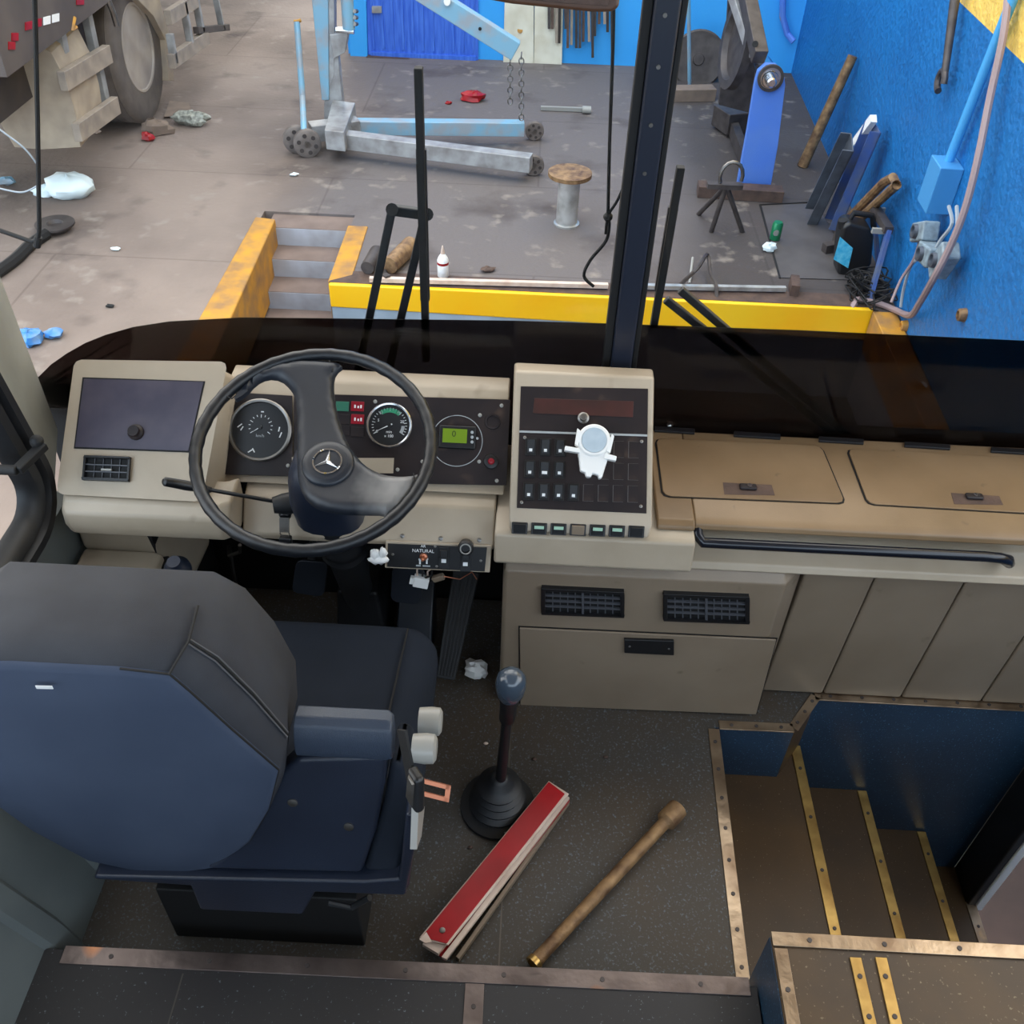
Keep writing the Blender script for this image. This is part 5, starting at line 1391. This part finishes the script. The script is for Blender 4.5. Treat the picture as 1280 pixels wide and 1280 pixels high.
q = MB(); q.lathe(PY(7.2).at(926, 55), (-1, -.1, .1), [(0, .30), (.06, .30), (.06, .24), (.02, .22)], 30); q.build('side_wheel', M['iron'], PS)

# ---- things against the right wall
q = MB(); q.cyl(g(1003, 208), rw(1066, 70, .05), .04, 14, .034); tobj(q.build('timber_pole', M['rusty']), 'rough brown pole leaning upright on the blue wall', 'pole')
def channel(nm, px0, px1, w, d, m, lab, cat, z0=GZ + .02, lift=.06, dx=0):
    a = g(*px0, z0); c = rw(*px1, lift); b = MB()
    L_ = (c - a).normalized(); s = L_.cross(RW.n).normalized(); nn = s.cross(L_)
    if nn.x > 0: nn = -nn
    def bx(s0, s1, n0, n1):
        b.hexa([a + s * i + nn * j for i, j in ((s0, n0), (s1, n0), (s1, n1), (s0, n1))], [c + s * i + nn * j for i, j in ((s0, n0), (s1, n0), (s1, n1), (s0, n1))])
    bx(-w / 2, w / 2, 0, .008); bx(-w / 2, -w / 2 + .008, 0, d); bx(w / 2 - .008, w / 2, 0, d)
    o = b.build(nm, M[m]); return tobj(o, lab, cat)
channel('steel_channel', (1020, 272), (1066, 178), .16, .07, 'greysteel', 'grey steel channel leaning nearest the brown pole on the blue wall', 'channel', lift=.24)
o = channel('steel_channel', (1046, 282), (1098, 160), .17, .07, 'bluesteel', 'blue-grey steel channel with white chipped top edge leaning on the wall', 'channel', lift=.08)
q = MB(); q.bar(rw(1070, 178, .14), rw(1092, 148, .12), .04, .05, (0, 0, 1)); part_label(q.build('painted_edge', M['white'], o), 'white chipped edge')
c0 = g(1062, 345)
# jerrycan
J = thing('jerrycan', 'black plastic canister with cyan label on the floor by the blue wall', 'canister', tuple(c0))
JF = PY(c0.y)
q = MB(); jc = [(1047, 344), (1078, 352), (1090, 330), (1093, 296), (1088, 286), (1062, 279), (1054, 284), (1050, 300)]
plate(JF, jc, -.15, .0, q); q.build('body', M['black'], J, bevel=.025, seg=3)
plate(JF, [(1042, 324), (1060, 335), (1066, 310), (1050, 296)], .0, .003).build('label', M['label_blue'], J)
q = MB(); a = JF.at(1060, 278, -.08); q.tube([a, a + Vector((.02, 0, .06)), a + Vector((.13, 0, .05)), a + Vector((.16, 0, -.02))], .018, 10); q.build('handle', M['black'], J)
q = MB(); q.cyl(JF.at(1054, 284, -.06), JF.at(1054, 275, -.06), .03, 14); q.build('cap', M['blackm'], J)
# blue angle frame + tubes next to it
A_ = thing('angle_frame', 'blue steel angle frame leaning upright beside the black canister', 'frame', tuple(g(1085, 372)))
q = MB(); q.bar(g(1087, 374, GZ + .02), PY(5.25).at(1111, 288), .05, .02, (1, 0, 0)); q.build('front_bar', M['bluesteel'], A_)
q = MB(); q.bar(PY(5.25).at(1111, 288), PY(5.65).at(1092, 258), .05, .04); q.build('top_bar', M['iron'], A_)
for py in (262, 288):
    q = MB(); q.bar(PY(5.6 if py == 262 else 5.3).at(1090, py), PY(5.6 if py == 262 else 5.3).at(1106, py + 1), .02, .03); q.build('clip', M['silver'], A_)
q = MB(); q.bar(PY(5.65).at(1092, 258), g(1098, 335, GZ), .04, .02, (1, 0, 0)); q.build('rear_bar', M['bluesteel'], A_)
q = MB(); q.tube([g(1052, 282, GZ + .03), rw(1105, 228, .10), rw(1116, 222, .09), rw(1121, 231, .10), g(1060, 287, GZ + .03)], .028, 10)
tobj(q.build('bent_handle', M['rusty']), 'rusty bent tube handle standing behind the black canister', 'handle')
q = MB(); q.bar(g(1030, 311, GZ + .03), g(1060, 305, GZ + .04), .05, .06); q.bar(g(1045, 300, GZ + .06), g(1062, 296, GZ + .06), .06, .10); tobj(q.build('iron_scrap', M['iron']), 'dark iron scrap piece on the floor beside the canister', 'scrap')
# wall box, conduit, cable, sockets
E_ = thing('junction_box', 'light blue electrical box at the foot of the wall conduit', 'electrical box', tuple(rw(1190, 232, .0)))
u, v = RW.uv(1190, 232); 
q = MB(); q.fbox(RW, u - .09, u + .09, v - .12, v + .12, .0, .12); q.build('box', M['cyanbox'], E_, bevel=.006)
q = MB(); q.cyl(RW.P(u - .02, v + .10, .05), RW.P(u + .12, v + 1.6, .03), .024, 12)
tobj(q.build('conduit_pipe', M['cyan']), 'cyan conduit pipe running up the wall above the blue box', 'pipe')
cab = [(1262, -30, .05), (1255, 40, .06), (1238, 120, .07), (1222, 200, .09), (1206, 262, .10), (1186, 312, .12), (1166, 350, .14), (1150, 378, .10), (1138, 394, .05)]
def smooth(pts, n=5):
    out = []
    for i in range(len(pts) - 1):
        a, b_, c, d = pts[max(i - 1, 0)], pts[i], pts[i + 1], pts[min(i + 2, len(pts) - 1)]
        for k in range(n):
            t = k / n; out.append(.5 * ((2 * b_) + (c - a) * t + (2 * a - 5 * b_ + 4 * c - d) * t * t + (3 * b_ - a - 3 * c + d) * t ** 3))
    return out + [pts[-1]]
pts = [rw(*p) for p in cab] + [g(1120, 388, GZ + .03), g(1100, 380, GZ + .02), g(1072, 374, GZ + .02)]
tobj(MB().tube(smooth(pts), .018, 8).build('power_cable', M['cable']), 'thick pinkish cable sagging down the wall onto the curb', 'cable')
for k, (px, py, a, lab) in enumerate(((1156, 290, .5, 'grey socket hanging topmost on wires below the blue box'), (1163, 318, .2, 'grey socket hanging in the middle of the wire cluster on the wall'), (1180, 326, 1.1, 'pale grey socket hanging lowest against the thick cable'))):
    c = rw(px, py, .09); t = thing('hanging_socket', lab, 'socket', tuple(c))
    F = Plane(c, (math.cos(a) * RW.u.x, math.cos(a) * RW.u.y, math.sin(a)), (-math.sin(a) * RW.u.x, -math.sin(a) * RW.u.y, math.cos(a)))
    q = MB(); q.fbox(F, -.09, .09, -.05, .05, -.045, .045); q.build('housing', M['socket'], t, bevel=.012)
    q = MB(); q.lathe(F.P(0, 0, .045), F.n, [(0, .038), (.02, .036), (.02, .028), (.005, .026)], 18); q.build('outlet', M['greysteel'], t)
def wire(pl, r, m, lab, nm='wire'):
    pts = [rw(*p) if len(p) == 3 else g(p[0], p[1], GZ + p[2] + p[3]) for p in pl]
    tobj(MB().tube(smooth(pts), r, 6).build(nm, M[m]), lab, 'wire')
wire([(1186, 258, .05), (1190, 280, .06), (1176, 300, .08), (1166, 318, .09)], .010, 'wire', 'pale wire loop from the blue box to the middle socket')
wire([(1196, 258, .05), (1196, 290, .07), (1184, 312, .1), (1178, 326, .1)], .010, 'wire', 'pale wire from the blue box to the lowest socket')
wire([(1160, 318, .09), (1140, 330, .08), (1130, 360, .06), (1126, 384, .05)], .009, 'wire', 'pale wire falling from the sockets to the floor')
wire([(1150, 300, .09), (1142, 325, .09), (1126, 350, .12), (1114, 378, .16)], .008, 'cable', 'thin brownish wire falling beside the blue angle frame')
rr_ = random.Random(5)
pts = []
c0 = g(1083, 371)
for k in range(90):
    a = k * .9; pts.append(c0 + Vector((.07 * math.cos(a) + rr_.uniform(-.08, .08), .10 * math.sin(a * 1.13) + rr_.uniform(-.10, .10), .015 + .13 * rr_.random() ** 2)))
tobj(MB().tube(smooth(pts, 3), .005, 6).build('wire_tangle', M['blackm']), 'tangle of black wire on the floor below the blue angle frame', 'wire')
# hook rod and small wall fittings
H = thing('hanging_hook', 'dark rusty rod with hook end hanging on the blue wall', 'hook', tuple(rw(1180, 60, .05)))
q = MB(); q.cyl(rw(1199, -40, .06), rw(1181, 92, .06), .028, 12, .018); q.build('rod', M['iron'], H)
c = rw(1178, 96, .06); q = MB(); q.tube([c + RW.u * (.05 * math.cos(t)) + Vector((0, 0, .05 * math.sin(t) - .02)) for t in [k * .6 for k in range(9)]], .018, 8); q.build('hook_end', M['iron'], H)
for px, py, lab in ((1206, 394, 'broken brown pipe stub in the blue wall'), (1133, 408, 'small yellowish knob at the wall foot by the curb end')):
    q = MB(); q.lathe(rw(px, py, .0), RW.n, [(0, .035), (.03, .03), (.035, .02), (.02, .018)], 14); tobj(q.build('pipe_stub', M['rusty'] if px > 1200 else M['yellow_old']), lab, 'pipe stub')

# ---- small things on the workshop floor
# tripod
Tp = thing('tripod_stand', 'rusty three-legged steel stand with hoop on the floor before the blue post', 'stand', tuple(g(908, 290)))
hc = g(908, 232, GZ + .34)
for px, py in ((873, 268), (889, 290), (928, 290)):
    q = MB(); q.cyl(hc, g(px, py), .016, 10); q.build('leg', M['iron'], Tp)
q = MB(); q.bar(hc + Vector((-.12, 0, 0)), hc + Vector((.10, 0, .0)), .06, .03); q.build('top_bar', M['iron'], Tp)
q = MB(); q.tube([hc + Vector((.02 + .07 * math.cos(a), 0, .06 + .09 * math.sin(a))) for a in [PI * k / 8 - .3 for k in range(11)]], .012, 8); q.build('hoop', M['steel'], Tp)
# can
c = g(968, 300); ax = Vector((.12, .05, 1)).normalized()
q = MB(); q.lathe(c + Vector((0, 0, .002)), (0, 0, 1), [(0, .022), (.006, .032), (.012, .034), (.11, .034), (.118, .028), (.122, .027)], 24)
cn = thing('drink_can', 'green drink can standing on the floor near the steel channels', 'can', tuple(c)); q.build('body', M['can'], cn, ang=40)
q = MB(); q.lathe(c + Vector((0, 0, .118)), (0, 0, 1), [(0, .028), (.005, .0265), (.001, .024), (.001, 0)], 24); q.build('lid', M['silver'], cn)
q = MB(); dF = Plane(c + Vector((-.008, -.0345, .064)), (1, .2, 0), (0, 0, 1)); q.lathe(dF.o, dF.n, [(0, .020), (.0015, .020)], 18); q.build('emblem', M['silver'], cn)
c = g(961, 314); q = MB(); q.ball(c + Vector((0, 0, .03)), .045, .03, .03, 12, .25); tobj(q.build('paper_ball', M['bag'], ang=20), 'small crumpled paper below the green can', 'paper')
# stool
c = g(708, 280)
St = thing('flange_stand', 'bright steel tube stand with rusty round plate on top', 'stand', tuple(c))
q = MB(); q.lathe(c, (0, 0, 1), [(0, .085), (.012, .085), (.016, .07), (.32, .07)], 28); q.build('tube', M['brightsteel'], St, ang=40)
q = MB(); q.lathe(c, (0, 0, 1), [(.32, .07), (.325, .14), (.35, .14), (.352, .13)], 28); q.build('top_plate', M['rusty'], St, ang=40)
# bars and odds
q = MB(); q.bar(g(462, 349, GZ + .03), g(760, 357, GZ + .03), .03, .025); tobj(q.build('steel_bar', M['offwhite']), 'long pale steel bar along the yellow curb towards the stairs', 'bar')
q = MB(); q.bar(g(806, 358, GZ + .03), g(982, 361, GZ + .03), .03, .025); tobj(q.build('steel_bar', M['brightsteel']), 'long pale steel bar along the yellow curb beyond the pillar', 'bar')
q = MB(); q.bar(g(993, 366, GZ + .03), g(992, 352, GZ + .03), .05, .09); tobj(q.build('iron_block', M['rust_dark']), 'small iron block at the end of the pale bar', 'block')
q = MB(); q.bar(g(676, 135, GZ + .02), g(730, 137, GZ + .02), .03, .03); q.lathe(g(728, 137, GZ + .03), (1, 0, 0), [(0, .03), (.07, .03), (.07, .02)], 12); tobj(q.build('socket_bar', M['silver']), 'silver socket bar lying on the floor behind the hoist legs', 'tool')
q = MB(); q.cyl(g(459, 335, GZ + .05), g(472, 316, GZ + .05), .04, 14, .05); tobj(q.build('rusty_sleeve', M['iron']), 'short dark pipe sleeve at the stair end of the curb', 'pipe')
q = MB(); q.cyl(g(487, 332, GZ + .06), g(514, 306, GZ + .06), .05, 14, .055); tobj(q.build('rusty_sleeve', M['rusty']), 'tan cylinder lying by the curb behind the wiper arm', 'cylinder')
q = MB(); q.bar(g(480, 349, GZ + .03), g(486, 347, GZ + .03), .04, .05); q.cyl(g(482, 346, GZ + .01), g(481, 318, GZ + .05), .01, 8); tobj(q.build('iron_nut', M['iron']), 'small dark iron piece beside the tan cylinder', 'scrap')
c = g(554, 346)
Bo = thing('spray_bottle', 'small white bottle with pink tip standing on the curb edge', 'bottle', tuple(c))
q = MB(); q.lathe(c, (0, 0, 1), [(0, .028), (.01, .034), (.11, .034), (.13, .026), (.15, .012)], 20); q.build('body', M['white'], Bo, ang=50)
q = MB(); q.lathe(c, (0, 0, 1), [(.148, .013), (.16, .012), (.20, .004)], 14); q.build('nozzle', M['offwhite'], Bo)
q = MB(); q.lathe(c, (0, 0, 1), [(.085, .0345), (.10, .0345)], 20, cap=False); q.build('band', M['red'], Bo)
for px, py, s, lab in ((591, 126, .10, 'crumpled bright red rag on the floor behind the hoist legs'), (561, 130, .03, 'tiny red scrap beside the red rag')):
    c = g(px, py); q = MB(); q.ball(c + Vector((0, 0, s * .35)), s, s * .6, s * .4, 12, .3); tobj(q.build('red_rag', M['red'], ang=20), lab, 'rag')
c = g(593, 343); q = MB(); q.ball(c + Vector((.08, .05, .012)), .05, .03, .015, 10, .3); tobj(q.build('leaf_scrap', M['rust_dark'], ang=20), 'brown scrap on the floor right beside the white bottle', 'scrap')
# floor plate joint by the press
q = MB(); q.bar(g(950, 256, GZ + .002), g(975, 348, GZ + .002), .012, .006); q.bar(g(950, 256, GZ + .002), g(1030, 252, GZ + .002), .012, .006)
o = q.build('trim_23', M['blackm'], kind='structure')
q = MB(); q.hexa([g(952, 257, GZ + .001), g(976, 347, GZ + .001), g(1075, 350, GZ + .001), g(1020, 254, GZ + .001)], [g(952, 257, GZ + .005), g(976, 347, GZ + .005), g(1075, 350, GZ + .005), g(1020, 254, GZ + .005)])
q.build('trim_24', mat('steel_floor_plate', (92, 88, 88), .6, .2, col2=(76, 72, 72), scale=5), kind='structure')
# cord/wire clutter by the curb right of the pillar
wire([(850, 356, 0, .02), (872, 335, 0, .16), (884, 318, 0, .10), (888, 342, 0, .06), (895, 356, 0, .05), (896, 372, 0, .0)], .012, 'iron', 'thin looped iron wire on the curb near the tripod stand')
q = MB(); q.cyl(g(862, 354), g(866, 322, GZ + .06), .008, 8); tobj(q.build('thin_rod', M['silver']), 'thin bright rod sticking up by the looped wire', 'rod')
wire([(1072, 374, 0, .02), (1064, 388, 0, -.02), (1066, 400, 0, -.12)], .02, 'cable', 'frayed cable end hanging over the yellow curb', 'cable_end')
# litter left of the stairs
c = g(82, 243); B3 = thing('plastic_bag', 'crumpled white plastic bag on the floor below the lorry', 'bag', tuple(c))
q = MB(); q.ball(c + Vector((.04, 0, .06)), .16, .13, .08, 18, .12); q.ball(c + Vector((-.12, -.03, .03)), .09, .05, .04, 12, .2); q.build('bag', M['bag'], B3, ang=60)
c = g(44, 428); q = MB(); q.ball(c + Vector((-.02, 0, .03)), .07, .07, .04, 14, .3); q.ball(c + Vector((.08, .06, .02)), .05, .04, .025, 10, .35); tobj(q.build('plastic_bag', M['bluebag'], ang=40), 'crumpled blue plastic bag on the floor close to the bus window pillar', 'bag')
c = g(240, 156); q = MB(); q.ball(c + Vector((0, 0, .05)), .14, .07, .05, 14, .3); tobj(q.build('food_wrapper', M['litter'], ang=25), 'crumpled foil wrapper on the floor beside the lorry wheel', 'wrapper')
c = g(190, 166); q = MB(); q.ball(c + Vector((.04, .0, .04)), .12, .07, .06, 12, .3); tobj(q.build('rag', M['cardboard'], ang=25), 'grey rag on the floor under the lorry wheel', 'rag')
c = g(186, 176); q = MB(); q.ball(c + Vector((0, .0, .03)), .05, .035, .035, 10, .25); tobj(q.build('red_scrap', M['red'], ang=25), 'small red scrap on the floor before the lorry wheel', 'scrap')
q = MB(); q.hexa([g(205, 146, GZ + .001), g(240, 144, GZ + .001), g(236, 128, GZ + .001), (g(212, 126, GZ + .001))], [g(205, 146, GZ + .02), g(240, 144, GZ + .02), g(236, 128, GZ + .02), g(212, 126, GZ + .02)]); tobj(q.build('cardboard_sheet', M['cardboard']), 'flat brown cardboard piece beside the lorry wheel', 'cardboard')
c = g(71, 288); q = MB(); q.lathe(c, (0, 0, 1), [(0, .07), (.04, .12), (.05, .12), (.05, .05), (.03, .04)], 24); tobj(q.build('metal_ring', M['iron']), 'dark metal ring lying on the floor beyond the mirror arm', 'ring')
q = MB(); q.tube(smooth([g(58, 292, GZ + .03), g(38, 306, GZ + .03), g(18, 325, GZ + .03), g(-10, 345, GZ + .03)]), .035, 8); tobj(q.build('hose', M['blackm']), 'black hose running from the metal ring out of sight', 'hose')
for px, py, s, m, lab in ((145, 313, .028, 'bag', 'white paper scrap on the open floor below the foil wrapper'), (138, 384, .025, 'blackm', 'black scrap on the open floor near the curb'), (368, 220, .03, 'bag', 'pale lilac scrap on the floor below the hoist casters'), (9, 231, .07, 'craneblue', 'clear bottle scrap on the floor behind the mirror arm'), (121, 167, .04, 'offwhite', 'pale scrap on the floor below the lorry rail')):
    c = g(px, py); q = MB(); q.ball(c + Vector((0, 0, s * .4)), s, s * .6, s * .35, 10, .25); tobj(q.build('floor_scrap', M[m], ang=25), lab, 'scrap')

# ------------------------------------------------------------------ outside the windscreen: wipers, mirror arm, cord
def wpt(px, py, n): 
    u, v = WS.uv(px, py, n); return WS.P(u, v, n)
def wiper(nm, lab, blade, arms, link, dd=-.045):
    t = thing(nm, lab, 'wiper', tuple(wpt(*blade[1], dd)))
    a, c = wpt(*blade[0], dd), wpt(*blade[1], dd); d = (c - a)
    q = MB(); q.bar(a, c, .016, .018, WS.n); bl = q.build('blade', M['blackm'], t, bevel=.002)
    q = MB(); q.bar(a.lerp(c, .24) - WS.n * .008, a.lerp(c, .76) - WS.n * .008, .020, .012, WS.n); q.build('blade_spine', M['rubber'], bl)
    for p0, p1 in arms:
        q = MB(); q.bar(wpt(*p0, dd - .03), wpt(*p1, dd - .015), .018, .014, WS.n); q.build('arm', M['rubber'], t, bevel=.003)
    if link:
        q = MB(); q.bar(wpt(*link[0], dd - .03), wpt(*link[1], dd - .028), .022, .016, WS.n); q.build('link', M['rubber'], t, bevel=.003)
        for p in link:
            q = MB(); q.cyl(wpt(*p, dd - .045), wpt(*p, dd - .012), .013, 12); q.build('pivot', M['blackm'], t)
wiper('wiper', 'black twin-arm wiper standing upright before the steering wheel', ((523, 84), (533, 450)), [((490, 262), (432, 540)), ((531, 270), (467, 545))], ((490, 262), (534, 268)))
wiper('wiper', 'black wiper upright just beyond the windscreen pillar', ((851, 208), (817, 408)), [((832, 374), (1040, 540)), ((850, 362), (1062, 545))], None)
# mirror arm (far left) with cable
t = thing('mirror_arm', 'thin black mirror arm rod hanging outside the windscreen before the lorry', 'mirror arm', tuple(PY(2.1).at(48, 300)))
MP = PY(2.10)
q = MB(); q.tube([MP.at(42, -60), MP.at(47, 150), MP.at(49, 285), MP.at(48, 298), MP.at(40, 302), MP.at(0, 288), MP.at(-60, 268)], .0055, 8); q.build('rod', M['blackm'], t)
q = MB(); q.cyl(MP.at(48, 296) , MP.at(46, 308), .009, 10); q.build('clamp', M['blackm'], t)
q = MB(); q.tube(smooth([MP.at(-40, 130), MP.at(0, 162), MP.at(30, 185), MP.at(47, 206)]), .002, 6); q.tube(smooth([MP.at(-30, 228), MP.at(10, 238), MP.at(30, 240), MP.at(47, 232)]), .002, 6); q.build('wire', M['wire'], t)
# cord beside the pillar
q = MB(); pts = smooth([wpt(768, -60, -.03), wpt(766, 60, -.03), wpt(762, 180, -.03), wpt(760, 268, -.03)]) + smooth([wpt(762, 275, -.03), wpt(758, 300, -.04), wpt(738, 325, -.05), wpt(730, 345, -.05), wpt(742, 358, -.05)])[1:]
q.tube(pts, .0035, 8); t = tobj(q.build('cord', M['blackm']), 'thin black cord hanging down the windscreen beside the pillar', 'cord')
q = MB(); q.tube(smooth([wpt(784, 222, -.03), wpt(772, 250, -.03), wpt(760, 270, -.03), wpt(757, 292, -.04)]), .003, 6); q.ball(wpt(760, 271, -.03), .010, n=10); q.build('knot', M['blackm'], t)
# mirror at the top
Mi = thing('interior_mirror', 'brown-backed interior mirror hanging from the rail at the windscreen top', 'mirror', tuple(PY(1.42).at(690, 0)))
MYp = PY(1.45)
mp = [(602, -8), (606, 0), (640, 6), (700, 12), (740, 16), (765, 16), (774, 10), (776, -60), (600, -70)]
b = plate(MYp, mp, -.035, .0); b.build('shell', M['visor'], Mi, bevel=.012, seg=3)
mp2 = [(612, -12), (640, -3), (700, 3), (760, 7), (766, -50), (612, -60)]
plate(MYp, mp2, .0, .004).build('edge_trim', M['rust_dark'], Mi, bevel=.001)
q = MB(); q.cyl(MYp.at(690, -50, -.02), Vector((MYp.at(690, -50).x, 1.60, 1.70)), .012, 12); q.build('stem', M['blackm'], Mi)
# ------------------------------------------------------------------ camera, light
cd_ = bpy.data.cameras.new('camera'); cam = bpy.data.objects.new('camera', cd_); COL.objects.link(cam)
cd_.sensor_width = 36; cd_.lens = 36 * FPX / 1280; cd_.clip_start = .02; cd_.clip_end = 200
Rm = Matrix(((AX[0], -AX[1], -AX[2]), (AY[0], -AY[1], -AY[2]), (-AD[0], AD[1], AD[2])))
cam.matrix_world = Matrix.Translation(CAM) @ Rm.to_4x4()
SC.camera = cam
W = bpy.data.worlds.new('sky'); SC.world = W; W.use_nodes = True
nt = W.node_tree; bg = nt.nodes['Background']
tc = nt.nodes.new('ShaderNodeTexCoord'); sp = nt.nodes.new('ShaderNodeSeparateXYZ')
nt.links.new(tc.outputs['Generated'], sp.inputs[0])
def ramp(sock, stops):
    r = nt.nodes.new('ShaderNodeValToRGB'); nt.links.new(sock, r.inputs[0])
    e = r.color_ramp.elements
    while len(e) < len(stops): e.new(0.5)
    for k, (p, c) in zip(e, stops): k.position = p; k.color = (*c, 1)
    return r.outputs[0]
mr = nt.nodes.new('ShaderNodeMapRange'); mr.inputs[1].default_value = -1; mr.inputs[2].default_value = 1
nt.links.new(sp.outputs['Y'], mr.inputs[0])
# bluish daylight from the open yard behind the bus, whiter daylight ahead
col = ramp(mr.outputs[0], [(0.0, (.66, .82, 1.0)), (.35, (.80, .90, 1.0)), (.55, (1.0, .97, .93)), (1.0, (1.0, .97, .92))])
nt.links.new(col, bg.inputs['Color']); bg.inputs['Strength'].default_value = WORLD_STRENGTH
SC.view_settings.view_transform = 'Standard'; SC.view_settings.look = 'None'
SC.view_settings.gamma = 1; SC.view_settings.use_curve_mapping = False
SC.view_settings.exposure = EXPOSURE
SC.cycles.use_denoising = True
SC.cycles.max_bounces = 8; SC.cycles.transparent_max_bounces = 16
